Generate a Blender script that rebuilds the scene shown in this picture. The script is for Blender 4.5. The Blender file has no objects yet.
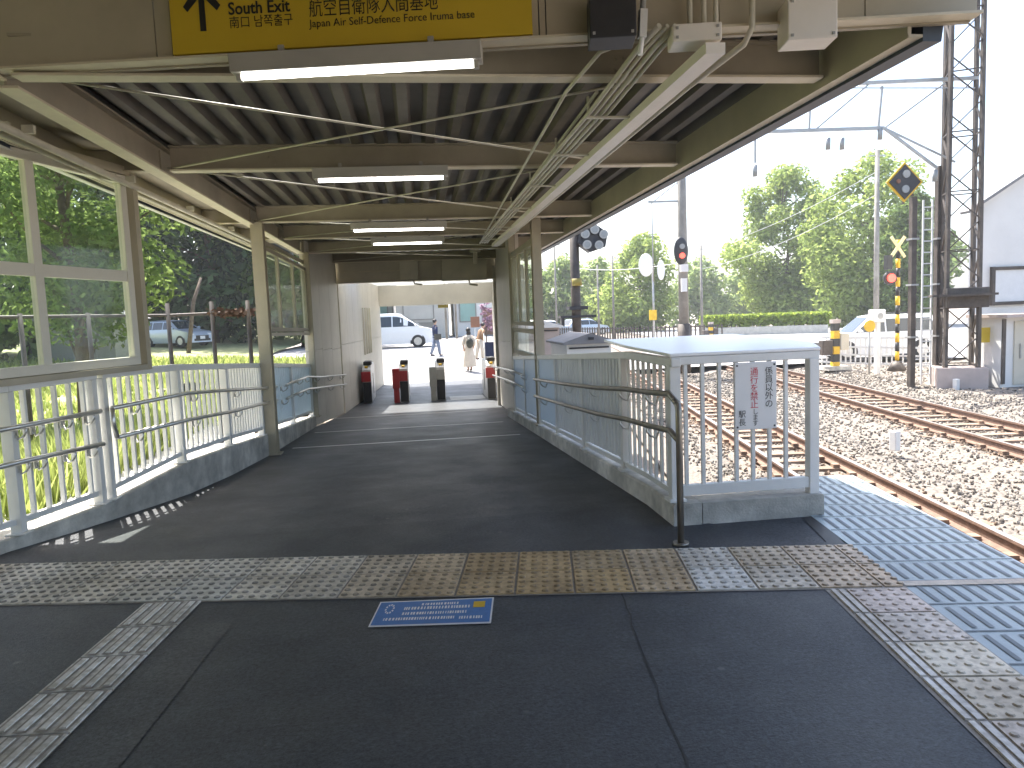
import bpy, bmesh, math, random
from mathutils import Vector, Matrix, Euler
random.seed(7)
C = bpy.context.scene.collection
SC = bpy.context.scene
R = math.radians
# ------------------------------------------------------------------ camera
FPX = 725.0; EYE = 1.46; ROLL = .039; DH = 68.0
PITCH = math.atan(DH / FPX); YAW = math.atan(92 / math.hypot(FPX, DH))
_f0 = Vector((math.sin(YAW), math.cos(YAW), 0)); _r0 = Vector((math.cos(YAW), -math.sin(YAW), 0)); _z = Vector((0, 0, 1))
FW = _f0 * math.cos(PITCH) - _z * math.sin(PITCH)
_u1 = _z * math.cos(PITCH) + _f0 * math.sin(PITCH)
RT = _r0 * math.cos(ROLL) - _u1 * math.sin(ROLL)
UP = _u1 * math.cos(ROLL) + _r0 * math.sin(ROLL)
CAM = Vector((0, 0, EYE))
cam = bpy.data.cameras.new('camera'); cam_o = bpy.data.objects.new('camera', cam); C.objects.link(cam_o)
cam.sensor_width = 36; cam.lens = FPX * 36 / 1024; cam.clip_start = .05; cam.clip_end = 3000
M = Matrix((RT, UP, -FW)).transposed().to_4x4(); M.translation = CAM
cam_o.matrix_world = M; SC.camera = cam_o
# ------------------------------------------------------------------ sky, sun, exposure
SUN_AZ, SUN_EL = R(-24), R(60)
w = bpy.data.worlds.new('World'); SC.world = w; w.use_nodes = True
nt = w.node_tree; bg = nt.nodes['Background']
sky = nt.nodes.new('ShaderNodeTexSky'); sky.sky_type = 'NISHITA'; sky.sun_disc = False
sky.sun_elevation = SUN_EL; sky.sun_rotation = SUN_AZ; sky.air_density = 1.0; sky.dust_density = 3.2; sky.ozone_density = 1.0
nt.links.new(sky.outputs[0], bg.inputs[0]); bg.inputs[1].default_value = .15
sl = bpy.data.lights.new('sun', 'SUN'); sl.energy = 4.6; sl.angle = R(.6); sl.color = (1, .955, .88)
so = bpy.data.objects.new('sun', sl); C.objects.link(so)
sd = Vector((math.sin(SUN_AZ) * math.cos(SUN_EL), math.cos(SUN_AZ) * math.cos(SUN_EL), math.sin(SUN_EL)))
so.rotation_euler = (-sd).to_track_quat('-Z', 'Y').to_euler(); so.location = sd * 60
SC.view_settings.view_transform = 'Standard'; SC.view_settings.look = 'None'
SC.view_settings.gamma = 1; SC.view_settings.use_curve_mapping = False
SC.view_settings.exposure = 1.72
SC.render.engine = 'CYCLES'
SC.cycles.max_bounces = 8; SC.cycles.diffuse_bounces = 5; SC.cycles.glossy_bounces = 3; SC.cycles.transparent_max_bounces = 12
SC.cycles.caustics_reflective = False; SC.cycles.caustics_refractive = False

def ray(x, y): return FW * FPX + RT * (x - 512) - UP * (y - 384)
def pix(x, y, d):                      # the point d metres ahead that the photograph shows at x, y
    r = ray(x, y); return CAM + r * (d / r.dot(_f0))
PA = R(10)
def PU(u, v, z=0): return Vector((u * math.cos(PA) + v * math.sin(PA), -u * math.sin(PA) + v * math.cos(PA), z))
def uv_of(p): return (p[0] * math.cos(PA) - p[1] * math.sin(PA), p[0] * math.sin(PA) + p[1] * math.cos(PA))
def floor_z(y):
    if y < 5.2: return 0.0
    return max(-.055 * (y - 5.2), -.64)

# ------------------------------------------------------------------ materials
MATS = {}
def mat(name, col, rough=.6, metal=0., var=.15, scale=6., bump=0., bscale=40., spec=.5, trans=0., alpha=1., emit=None, col2=None, stain=0., coat=0.):
    m = bpy.data.materials.new(name); m.use_nodes = True; t = m.node_tree; n = t.nodes; L = t.links
    b = n['Principled BSDF']; b.inputs['Roughness'].default_value = rough; b.inputs['Metallic'].default_value = metal
    b.inputs['Specular IOR Level'].default_value = spec
    if coat: b.inputs['Coat Weight'].default_value = coat; b.inputs['Coat Roughness'].default_value = .08
    co = n.new('ShaderNodeTexCoord')
    no = n.new('ShaderNodeTexNoise'); no.inputs['Scale'].default_value = scale; no.inputs['Detail'].default_value = 6; no.inputs['Roughness'].default_value = .65
    L.new(co.outputs['Object'], no.inputs['Vector'])
    rp = n.new('ShaderNodeValToRGB'); c2 = col2 or tuple(c * (1 - var) for c in col)
    rp.color_ramp.elements[0].position = .32; rp.color_ramp.elements[1].position = .68
    rp.color_ramp.elements[0].color = (*c2, 1); rp.color_ramp.elements[1].color = (*[min(1, c * (1 + var * .5)) for c in col], 1)
    L.new(no.outputs['Fac'], rp.inputs[0]); out = rp.outputs[0]
    if stain:
        n2 = n.new('ShaderNodeTexNoise'); n2.inputs['Scale'].default_value = scale * .22; n2.inputs['Detail'].default_value = 8
        L.new(co.outputs['Object'], n2.inputs['Vector'])
        r2 = n.new('ShaderNodeValToRGB'); r2.color_ramp.elements[0].position = .42; r2.color_ramp.elements[1].position = .62
        r2.color_ramp.elements[0].color = (1 - stain,) * 3 + (1,); r2.color_ramp.elements[1].color = (1, 1, 1, 1)
        L.new(n2.outputs['Fac'], r2.inputs[0])
        mx = n.new('ShaderNodeMix'); mx.data_type = 'RGBA'; mx.blend_type = 'MULTIPLY'; mx.inputs[0].default_value = 1
        L.new(out, mx.inputs[6]); L.new(r2.outputs[0], mx.inputs[7]); out = mx.outputs[2]
    L.new(out, b.inputs['Base Color'])
    if bump:
        n3 = n.new('ShaderNodeTexNoise'); n3.inputs['Scale'].default_value = bscale; n3.inputs['Detail'].default_value = 4
        L.new(co.outputs['Object'], n3.inputs['Vector'])
        bp = n.new('ShaderNodeBump'); bp.inputs['Strength'].default_value = bump; bp.inputs['Distance'].default_value = .02
        L.new(n3.outputs['Fac'], bp.inputs['Height']); L.new(bp.outputs[0], b.inputs['Normal'])
    if trans: b.inputs['Transmission Weight'].default_value = trans
    if emit:
        b.inputs['Emission Color'].default_value = (*emit[0], 1); b.inputs['Emission Strength'].default_value = emit[1]
    MATS[name] = m; return m
def glass_mat(name, tint, op):
    m = bpy.data.materials.new(name); m.use_nodes = True; n = m.node_tree.nodes; L = m.node_tree.links; n.clear()
    o = n.new('ShaderNodeOutputMaterial'); tr = n.new('ShaderNodeBsdfTransparent'); tr.inputs[0].default_value = (*tint, 1)
    gl = n.new('ShaderNodeBsdfGlossy'); gl.inputs['Roughness'].default_value = .05
    df = n.new('ShaderNodeBsdfDiffuse'); df.inputs[0].default_value = (.6, .62, .55, 1)
    lw = n.new('ShaderNodeLayerWeight'); lw.inputs[0].default_value = .25
    no = n.new('ShaderNodeTexNoise'); no.inputs['Scale'].default_value = 3; no.inputs['Detail'].default_value = 6
    mm = n.new('ShaderNodeMath'); mm.operation = 'MULTIPLY'; mm.inputs[1].default_value = op * 2; L.new(no.outputs['Fac'], mm.inputs[0])
    m1 = n.new('ShaderNodeMixShader'); L.new(mm.outputs[0], m1.inputs[0]); L.new(tr.outputs[0], m1.inputs[1]); L.new(df.outputs[0], m1.inputs[2])
    m2 = n.new('ShaderNodeMixShader'); m3 = n.new('ShaderNodeMath'); m3.operation = 'MULTIPLY'; m3.inputs[1].default_value = .16
    L.new(lw.outputs['Fresnel'], m3.inputs[0]); L.new(m3.outputs[0], m2.inputs[0]); L.new(m1.outputs[0], m2.inputs[1]); L.new(gl.outputs[0], m2.inputs[2])
    L.new(m2.outputs[0], o.inputs[0]); MATS[name] = m; return m
def leaf_mat(name, col, var=.4, tl=.45):
    m = bpy.data.materials.new(name); m.use_nodes = True; n = m.node_tree.nodes; L = m.node_tree.links; n.clear()
    o = n.new('ShaderNodeOutputMaterial'); d = n.new('ShaderNodeBsdfDiffuse'); t = n.new('ShaderNodeBsdfTranslucent'); mx = n.new('ShaderNodeMixShader')
    g = n.new('ShaderNodeNewGeometry'); rp = n.new('ShaderNodeValToRGB')
    rp.color_ramp.elements[0].color = (*[c * (1 - var) for c in col], 1); rp.color_ramp.elements[1].color = (*[c * (1 + var) for c in col], 1)
    L.new(g.outputs['Random Per Island'], rp.inputs[0]); L.new(rp.outputs[0], d.inputs[0])
    hs = n.new('ShaderNodeHueSaturation'); hs.inputs['Hue'].default_value = .485; hs.inputs['Value'].default_value = 1.5; L.new(rp.outputs[0], hs.inputs['Color']); L.new(hs.outputs[0], t.inputs[0])
    mx.inputs[0].default_value = tl; L.new(d.outputs[0], mx.inputs[1]); L.new(t.outputs[0], mx.inputs[2]); L.new(mx.outputs[0], o.inputs[0])
    MATS[name] = m; return m
def asphalt_mat(name, base, k=1.0):
    m = bpy.data.materials.new(name); m.use_nodes = True; t = m.node_tree; n = t.nodes; L = t.links; b = n['Principled BSDF']
    co = n.new('ShaderNodeTexCoord')
    def noise(sc, de=6, ro=.6):
        q = n.new('ShaderNodeTexNoise'); q.inputs['Scale'].default_value = sc; q.inputs['Detail'].default_value = de; q.inputs['Roughness'].default_value = ro; L.new(co.outputs['Object'], q.inputs['Vector']); return q.outputs['Fac']
    def ramp(f, p0, c0, p1, c1):
        r = n.new('ShaderNodeValToRGB'); r.color_ramp.elements[0].position = p0; r.color_ramp.elements[1].position = p1; r.color_ramp.elements[0].color = (*c0, 1); r.color_ramp.elements[1].color = (*c1, 1); L.new(f, r.inputs[0]); return r.outputs[0]
    def mix(a, b_, mode, fac=1.0):
        q = n.new('ShaderNodeMix'); q.data_type = 'RGBA'; q.blend_type = mode
        if isinstance(fac, float): q.inputs[0].default_value = fac
        else: L.new(fac, q.inputs[0])
        for v, i in ((a, 6), (b_, 7)):
            if isinstance(v, tuple): q.inputs[i].default_value = (*v, 1)
            else: L.new(v, q.inputs[i])
        return q.outputs[2]
    grain = ramp(noise(48, 6, .9), .38, tuple(c * .30 for c in base), .64, tuple(c * 1.9 for c in base))
    c = mix(grain, ramp(noise(1.1, 8, .65), .36, (.82, .83, .85), .64, (1.08, 1.07, 1.05)), 'MULTIPLY')
    c = mix(c, ramp(noise(5.5, 6, .7), .40, (.84, .84, .84), .66, (1.12, 1.12, 1.12)), 'MULTIPLY')
    for sc, r0, col in ((2.3, .045, (.17, .165, .16)), (5.0, .05, (.028, .028, .03)), (9.0, .055, (.15, .15, .15))):
        v = n.new('ShaderNodeTexVoronoi'); v.inputs['Scale'].default_value = sc; v.inputs['Randomness'].default_value = 1; L.new(co.outputs['Object'], v.inputs['Vector'])
        c = mix(c, col, 'MIX', ramp(v.outputs['Distance'], r0 * .6, (.55,) * 3, r0, (0, 0, 0)))
    L.new(c, b.inputs['Base Color'])
    rr_ = n.new('ShaderNodeMapRange'); rr_.inputs[1].default_value = .3; rr_.inputs[2].default_value = .7; rr_.inputs[3].default_value = .40; rr_.inputs[4].default_value = .58; L.new(noise(1.7, 6), rr_.inputs[0]); L.new(rr_.outputs[0], b.inputs['Roughness'])
    bp = n.new('ShaderNodeBump'); bp.inputs['Strength'].default_value = .45; bp.inputs['Distance'].default_value = .012; L.new(noise(90, 4, .8), bp.inputs['Height']); L.new(bp.outputs[0], b.inputs['Normal'])
    MATS[name] = m
asphalt_mat('asphalt', (.046, .0515, .060)); asphalt_mat('asphalt_patch', (.054, .058, .064))
mat('concrete', (.68, .65, .58), .85, var=.25, scale=9, bump=.3, bscale=60, stain=.35)
mat('pale_concrete', (.5, .49, .45), .9, var=.2, scale=3, bump=.2, bscale=30)
mat('road', (.34, .33, .32), .85, var=.14, scale=2, bump=.2, bscale=80, stain=.12)
mat('gravel', (.30, .26, .22), .95, var=.4, scale=14, bump=.8, bscale=25)
mat('ballast', (.23, .20, .17), .95, var=.4, scale=20, bump=1, bscale=18, col2=(.10, .085, .07))
mat('housing_grey', (.42, .40, .36), .4, var=.08, scale=5)
mat('header_cream', (.80, .73, .58), .5, var=.1, scale=3, stain=.2)
mat('stone', (.4,.37,.33), .9, var=.45, scale=9)
mat('tile_grey', (.60, .60, .59), .5, var=.15, scale=12, bump=.1, stain=.25)
mat('tile_ochre', (.44, .33, .18), .55, var=.25, scale=8, bump=.1, stain=.35)
mat('tile_beige', (.58, .51, .42), .55, var=.2, scale=10, bump=.1, stain=.3)
mat('tile_steel', (.70, .71, .73), .35, var=.15, scale=10, bump=.1)
mat('dot_dark', (.30, .27, .23), .6, var=.3, scale=30)
mat('edge_tile', (.43, .51, .53), .34, var=.12, scale=5, bump=.1, stain=.2)
mat('groove', (.17, .20, .22), .6, var=.2, scale=8)
mat('seam', (.05, .05, .05), .8)
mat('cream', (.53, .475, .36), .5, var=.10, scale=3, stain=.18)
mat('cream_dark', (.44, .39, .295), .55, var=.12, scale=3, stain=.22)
mat('beam_edge', (.70, .63, .48), .5, var=.1, scale=5)
mat('deck', (.165, .145, .12), .6, var=.2, scale=3, stain=.3)
mat('fascia', (.05, .065, .09), .5, var=.2, scale=3)
mat('wall_panel', (.70, .66, .58), .45, var=.08, scale=2, stain=.14)
mat('white_paint', (.82, .81, .78), .38, var=.06, scale=4, stain=.08)
mat('white_gloss', (.93, .93, .93), .30, var=.03, scale=4, spec=.8)
mat('window_white', (.74, .71, .62), .45, var=.05, scale=4)
mat('olive_plate', (.30, .24, .05), .5)
mat('cross_cream', (.75, .62, .30), .5, var=.1)
mat('steel_rail', (.72, .71, .68), .28, .85, var=.15, scale=6)
mat('bronze_rail', (.30, .27, .23), .32, .6, var=.2, scale=6)
mat('white_metal', (.7, .7, .68), .4, var=.08, scale=6)
mat('conduit', (.62, .59, .48), .45, var=.12, scale=5)
mat('tray', (.85, .80, .73), .4, var=.06, scale=5)
mat('dark_plastic', (.035, .035, .04), .5, var=.2, scale=8)
mat('grey_plastic', (.38, .38, .36), .5, var=.1, scale=8)
mat('tube', (1, 1, 1), .3, emit=((1, .98, .92), 4.5))
mat('sign_yellow', (.64, .45, .03), .4, var=.06, scale=3)
mat('sign_black', (.02, .02, .02), .45)
mat('sign_red', (.65, .06, .09), .45)
mat('sign_white', (.78, .77, .76), .4, var=.04)
mat('sign_blue', (.05, .18, .46), .45, var=.15, scale=20)
mat('creeper', (.15, .085, .05), .9, var=.4, scale=10)
mat('rust_rail', (.20, .125, .09), .8, var=.35, scale=10, bump=.2)
mat('rail_head', (.50, .43, .38), .3, .6, var=.2, scale=5)
mat('sleeper', (.33, .235, .17), .9, var=.35, scale=6, bump=.4, stain=.3)
mat('iron_brown', (.115, .095, .08), .6, .2, var=.25, scale=8, stain=.3)
mat('pole_grey', (.30, .28, .25), .7, var=.2, scale=4, stain=.3)
mat('galv', (.40, .40, .39), .45, .5, var=.15, scale=5)
mat('bark', (.13, .095, .065), .95, var=.4, scale=6, bump=.8, bscale=12)
mat('yellow_paint', (.72, .44, .02), .5, var=.15, scale=6)
mat('black_paint', (.03, .03, .03), .5, var=.2)
mat('red_lamp', (.6, .03, .03), .3, emit=((1, .08, .05), 1.3))
mat('red_panel', (.38, .03, .035), .4, var=.1)
mat('gate_body', (.62, .63, .62), .35, var=.08, scale=4)
mat('lens', (.30, .31, .31), .2, var=.1)
mat('brown_sign', (.25, .12, .07), .6, var=.2)
mat('car_white', (.75, .77, .79), .25, var=.03, coat=.6)
mat('car_silverblue', (.46, .54, .64), .3, .4, var=.05, coat=.6)
mat('car_dark', (.06, .07, .09), .3, var=.05, coat=.6)
mat('car_glass', (.03, .04, .045), .08, var=.1, spec=.8)
mat('tyre', (.03, .03, .03), .85, var=.2)
mat('alloy', (.5, .5, .5), .3, .8)
mat('lamp_glass', (.75, .76, .76), .12, var=.05)
mat('tail_lamp', (.4, .02, .02), .2)
mat('skin', (.52, .33, .23), .6, var=.06)
mat('hair', (.02, .017, .015), .5, var=.2)
mat('navy', (.025, .035, .085), .75, var=.2, scale=20)
mat('jeans', (.20, .24, .33), .8, var=.15, scale=20)
mat('dress', (.60, .52, .42), .8, var=.08, scale=10)
mat('bag', (.06, .06, .045), .7, var=.2)
mat('brown_cloth', (.26, .15, .08), .8, var=.2)
mat('shoe', (.06, .06, .07), .6)
mat('shop_wall', (.55, .54, .50), .8, var=.1, scale=1.2)
mat('shutter', (.28, .27, .24), .6, var=.1, scale=2)
mat('shop_green', (.30, .48, .42), .4, var=.15, scale=1)
mat('shed_white', (.80, .79, .76), .6, var=.05, scale=1.5, stain=.08)
mat('shed_cream', (.60, .55, .44), .6, var=.06)
mat('roof_pink', (.48, .40, .36), .7, var=.12, scale=3)
mat('roof_grey', (.24, .24, .25), .7, var=.2, scale=3)
mat('soil', (.17, .12, .075), .95, var=.4, scale=3, bump=.6, bscale=12)
mat('grass_ground', (.34, .36, .17), .95, var=.45, scale=2.5, bump=.5, bscale=15)
tmn = bpy.data.materials.new('tile_tinted'); tmn.use_nodes = True; _n = tmn.node_tree.nodes; _L = tmn.node_tree.links; _b = _n['Principled BSDF']; _b.inputs['Roughness'].default_value = .5
_at = _n.new('ShaderNodeAttribute'); _at.attribute_name = 'tint'; _co = _n.new('ShaderNodeTexCoord'); prev = _at.outputs['Color']
for _sc, _lo, _p0, _p1 in ((2.2, .72, .38, .60), (26, .70, .36, .58)):
    _no = _n.new('ShaderNodeTexNoise'); _no.inputs['Scale'].default_value = _sc; _no.inputs['Detail'].default_value = 8; _L.new(_co.outputs['Object'], _no.inputs['Vector'])
    _r = _n.new('ShaderNodeValToRGB'); _r.color_ramp.elements[0].position = _p0; _r.color_ramp.elements[1].position = _p1; _r.color_ramp.elements[0].color = (_lo, _lo * .97, _lo * .92, 1); _r.color_ramp.elements[1].color = (1.06, 1.06, 1.06, 1); _L.new(_no.outputs['Fac'], _r.inputs[0])
    _m = _n.new('ShaderNodeMix'); _m.data_type = 'RGBA'; _m.blend_type = 'MULTIPLY'; _m.inputs[0].default_value = 1; _L.new(prev, _m.inputs[6]); _L.new(_r.outputs[0], _m.inputs[7]); prev = _m.outputs[2]
_L.new(prev, _b.inputs['Base Color']); MATS['tile_tinted'] = tmn
bpn = bpy.data.materials.new('blue_panel'); bpn.use_nodes = True; _n = bpn.node_tree.nodes; _n.clear(); _o = _n.new('ShaderNodeOutputMaterial'); _a = _n.new('ShaderNodeBsdfTranslucent'); _b = _n.new('ShaderNodeBsdfPrincipled'); _m = _n.new('ShaderNodeMixShader')
_a.inputs[0].default_value = (.80, .86, .90, 1); _b.inputs['Base Color'].default_value = (.80, .84, .87, 1); _b.inputs['Roughness'].default_value = .35; _m.inputs[0].default_value = .55; bpn.node_tree.links.new(_b.outputs[0], _m.inputs[1]); bpn.node_tree.links.new(_a.outputs[0], _m.inputs[2]); bpn.node_tree.links.new(_m.outputs[0], _o.inputs[0]); MATS['blue_panel'] = bpn
glass_mat('pane', (.94, .97, .94), .012)
glass_mat('frosted', (.93, .96, .90), .17)
pm = bpy.data.materials.new('polycarbonate'); pm.use_nodes = True; _n = pm.node_tree.nodes; _n.clear(); _o = _n.new('ShaderNodeOutputMaterial'); _a = _n.new('ShaderNodeBsdfTranslucent'); _b = _n.new('ShaderNodeBsdfDiffuse'); _m = _n.new('ShaderNodeMixShader')
_a.inputs[0].default_value = (.85, .86, .84, 1); _b.inputs[0].default_value = (.7, .7, .68, 1); _m.inputs[0].default_value = .45; pm.node_tree.links.new(_b.outputs[0], _m.inputs[1]); pm.node_tree.links.new(_a.outputs[0], _m.inputs[2]); pm.node_tree.links.new(_m.outputs[0], _o.inputs[0]); MATS['polycarbonate'] = pm
leaf_mat('leaf_spring', (.215, .285, .085), .35, .55)
leaf_mat('leaf_mid', (.13, .19, .06), .4, .48)
leaf_mat('leaf_dark', (.060, .098, .040), .6, .35)
leaf_mat('leaf_pale', (.22, .29, .115), .3, .52)
leaf_mat('grass', (.27, .33, .10), .4, .45)
leaf_mat('hedge_leaf', (.24, .32, .06), .35, .45)
leaf_mat('purple_leaf', (.26, .17, .22), .5, .35)

# ------------------------------------------------------------------ mesh helpers
class MB:
    def __init__(s): s.bm = bmesh.new(); s.mi = 0; s.tint = None; s.ly = None
    def use_tint(s): s.ly = s.bm.loops.layers.float_color.new('tint'); s.tint = (.5, .5, .5)
    def face(s, vs):
        try:
            f = s.bm.faces.new(vs); f.material_index = s.mi
            if s.ly is not None:
                for l in f.loops: l[s.ly] = (*s.tint, 1)
            return f
        except ValueError: return None
    def poly(s, pts):
        return s.face([s.bm.verts.new(p) for p in pts])
    def hexa(s, p):            # 8 points: bottom 4 (ccw) then top 4
        v = [s.bm.verts.new(q) for q in p]
        for a in ((3, 2, 1, 0), (4, 5, 6, 7), (0, 1, 5, 4), (1, 2, 6, 5), (2, 3, 7, 6), (3, 0, 4, 7)): s.face([v[i] for i in a])
    def box(s, c, d, rz=0, mtx=None):
        hx, hy, hz = d[0] / 2, d[1] / 2, d[2] / 2; c = Vector(c)
        m = mtx or Matrix.Rotation(rz, 3, 'Z')
        s.hexa([c + m @ Vector(q) for q in ((-hx, -hy, -hz), (hx, -hy, -hz), (hx, hy, -hz), (-hx, hy, -hz), (-hx, -hy, hz), (hx, -hy, hz), (hx, hy, hz), (-hx, hy, hz))])
    def bar(s, p, q, wd, ht, up=(0, 0, 1)):    # box from p to q, wd wide, ht high
        p, q = Vector(p), Vector(q); d = (q - p).normalized(); up = Vector(up)
        if abs(d.dot(up)) > .98: up = Vector((0, 1, 0))
        sx = d.cross(up).normalized() * wd / 2; uz = sx.cross(d).normalized() * ht / 2
        s.hexa([p - sx - uz, p + sx - uz, q + sx - uz, q - sx - uz, p - sx + uz, p + sx + uz, q + sx + uz, q - sx + uz])
    def tube(s, pts, r, n=8, cap=True, r2=None):
        pts = [Vector(p) for p in pts]; rings = []; k = len(pts); ref = None
        for i, p in enumerate(pts):
            d = (pts[min(i + 1, k - 1)] - pts[max(i - 1, 0)]).normalized()
            if ref is None: ref = Vector((0, 0, 1)) if abs(d.z) < .9 else Vector((1, 0, 0))
            a = d.cross(ref).normalized(); b = a.cross(d).normalized(); ref = b
            rr = r if r2 is None else r + (r2 - r) * i / (k - 1)
            rings.append([s.bm.verts.new(p + (a * math.cos(2 * math.pi * j / n) + b * math.sin(2 * math.pi * j / n)) * rr) for j in range(n)])
        for A, B in zip(rings, rings[1:]):
            for j in range(n):
                f = s.face([A[j], A[(j + 1) % n], B[(j + 1) % n], B[j]])
                if f and n > 5: f.smooth = True
        if cap: s.face(rings[0][::-1]); s.face(rings[-1])
    def cyl(s, p, q, r, n=16, r2=None): s.tube([p, q], r, n, True, r2)
    def prism(s, outline, off):                # closed outline extruded along off
        off = Vector(off); a = [s.bm.verts.new(p) for p in outline]; b = [s.bm.verts.new(Vector(p) + off) for p in outline]; k = len(a)
        s.face(a[::-1]); s.face(b)
        for i in range(k): s.face([a[i], a[(i + 1) % k], b[(i + 1) % k], b[i]])
    def loft(s, rings, close=True, caps=True, smooth=False):
        vr = [[s.bm.verts.new(p) for p in r] for r in rings]; n = len(vr[0])
        for A, B in zip(vr, vr[1:]):
            for j in range(n if close else n - 1):
                f = s.face([A[j], A[(j + 1) % n], B[(j + 1) % n], B[j]])
                if f: f.smooth = smooth
        if caps: s.face(vr[0][::-1]); s.face(vr[-1])
    def ball(s, c, r, sc=(1, 1, 1), sub=2, rot=None):
        m = Matrix.Translation(c) @ (rot.to_4x4() if rot else Matrix.Identity(4)) @ Matrix.Diagonal((r * sc[0], r * sc[1], r * sc[2], 1))
        g = bmesh.ops.create_icosphere(s.bm, subdivisions=sub, radius=1, matrix=m)
        for v in g['verts']:
            for f in v.link_faces: f.material_index = s.mi; f.smooth = True
    def build(s, name, m, parent=None, off=None, recalc=True, bevel=0):
        if recalc: bmesh.ops.recalc_face_normals(s.bm, faces=s.bm.faces)
        o0 = Vector((0, 0, 0))
        if off is not None: o0 = Vector(off)
        elif parent is not None:
            p = parent
            while p.parent: p = p.parent
            o0 = Vector(p.location)
        if o0.length: bmesh.ops.translate(s.bm, verts=s.bm.verts, vec=-o0)
        me = bpy.data.meshes.new(name); s.bm.to_mesh(me); s.bm.free()
        for q in (m if isinstance(m, (list, tuple)) else [m]): me.materials.append(MATS[q])
        o = bpy.data.objects.new(name, me); C.objects.link(o)
        if parent is not None: o.parent = parent
        elif off is not None: o.location = o0
        if bevel:
            b = o.modifiers.new('bevel', 'BEVEL'); b.width = bevel; b.segments = 2; b.limit_method = 'ANGLE'
        return o
def tag(o, label=None, cat=None, group=None, kind=None):
    for k, v in (('label', label), ('category', cat), ('group', group), ('kind', kind)):
        if v: o[k] = v
    return o
def thing(name, label, cat, loc=(0, 0, 0), group=None, rz=0):
    o = bpy.data.objects.new(name, None); C.objects.link(o); o.location = loc; o.rotation_euler = (0, 0, rz); o.empty_display_size = .1
    return tag(o, label, cat, group)
def structure(mb, name, m): return tag(mb.build(name, m), kind='structure')
def copy_thing(o, loc, rz=None, label=None):
    c = o.copy(); C.objects.link(c); c.location = loc
    if rz is not None: c.rotation_euler = (0, 0, rz)
    if label: c['label'] = label
    for ch in o.children:
        d = ch.copy(); C.objects.link(d); d.parent = c
        for g in ch.children:
            e = g.copy(); C.objects.link(e); e.parent = d
    return c
def text(s, size, origin, xdir, zdir, m, parent, name='lettering', align='LEFT', bold=0, squash=1, lift=.003):
    cu = bpy.data.curves.new('t', 'FONT'); cu.body = s; cu.size = size; cu.align_x = align; cu.align_y = 'BOTTOM_BASELINE'; cu.offset = bold; cu.resolution_u = 3
    t = bpy.data.objects.new('t', cu); C.objects.link(t); bpy.context.view_layer.update()
    me = bpy.data.meshes.new_from_object(t.evaluated_get(bpy.context.evaluated_depsgraph_get()))
    bpy.data.objects.remove(t); bpy.data.curves.remove(cu)
    x = Vector(xdir).normalized(); z = Vector(zdir).normalized(); n = x.cross(z)
    mt = Matrix((x * squash, z, n)).transposed().to_4x4(); mt.translation = Vector(origin) + n * lift
    me.transform(mt)
    p = parent
    while p is not None and p.parent: p = p.parent
    if p is not None: me.transform(Matrix.Translation(-Vector(p.location)))
    me.materials.clear(); me.materials.append(MATS[m]); me.name = name
    o = bpy.data.objects.new(name, me); C.objects.link(o); o.parent = parent; return o
# ================================================================== SETTING: ground, platform, track bed
def lerp(a, b, t): return a + (b - a) * t
def interp(tab, x):
    if x <= tab[0][0]: return tab[0][1]
    for (a, p), (b, q) in zip(tab, tab[1:]):
        if x <= b: return p + (q - p) * (x - a) / (b - a)
    return tab[-1][1]
LK = [(-36, -11), (-9, -6.4), (2.6, -4.4), (3.6, -3.5), (4.4, -3.12), (5.3, -2.79), (5.7, -2.64), (6.1, -2.51), (6.6, -2.37), (7.13, -2.23), (8.2, -2.11), (9.9, -2.03), (14, -2.0), (17, -1.78), (24.4, -1.2)]
KT = [(-9, .09), (5.3, .09), (6.1, .10), (7.13, .2), (8.2, .157), (9.9, .015), (14.0, -.28)]     # left kerb top
mb = MB()
for ix in range(-1, 1):
    pass
mb.poly([(-250, -70, -1.35), (250, -70, -1.35), (250, 420, -1.35), (-250, 420, -1.35)])
structure(mb, 'ground', 'gravel')
# platform floor and the ramp down to the gates (one sheet with a solid edge)
mb = MB(); ys = [-36, -20, -9, -4, 0, 2, 3.2, 3.6, 4.0, 4.4, 4.8, 5.2, 5.7, 6.1, 6.6, 7.13, 8.2, 9, 9.9, 11, 12, 13, 14, 15, 16, 16.84, 17, 18, 20, 22, 24.4]
def right_x(y):
    if y < 4.66: return PU(1.40, (y + 1.40 * math.sin(PA)) / math.cos(PA))[0]
    return 1.68 if y < 14 else interp([(14, 1.75), (17, 1.86), (17.05, 2.5), (24.4, 2.5)], y)
rows = []
for y in ys:
    xl, xr = interp(LK, y), right_x(y)
    rows.append([mb.bm.verts.new((lerp(xl, xr, t), y, floor_z(y))) for t in (0, .2, .4, .6, .8, 1)])
for a, b in zip(rows, rows[1:]):
    for j in range(5): mb.face([a[j], a[j + 1], b[j + 1], b[j]])
structure(mb, 'platform_floor', 'asphalt')
# asphalt right of the kerb end, below the tactile edge line
mb = MB(); mb.prism([PU(1.38, -36, -.006), PU(1.79, -36, -.006), PU(1.79, 5.6, -.006), (1.66, 5.3, -.006), (1.66, 4.6, -.006), PU(1.38, 4.42, -.006)], (0, 0, -1.1)); structure(mb, 'platform_border', 'asphalt')
mb = MB(); mb.prism([(-11, -36, -.1), (-5, -36, -.1), (1.6, 4.5, -.1), (1.66, 14, -.8), (1.86, 17, -.8), (-1.8, 17, -.8), (-2.0, 9.9, -.6), (-3.3, 3.7, -.1)], (0, 0, -.7)); structure(mb, 'platform_base', 'concrete')
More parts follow.
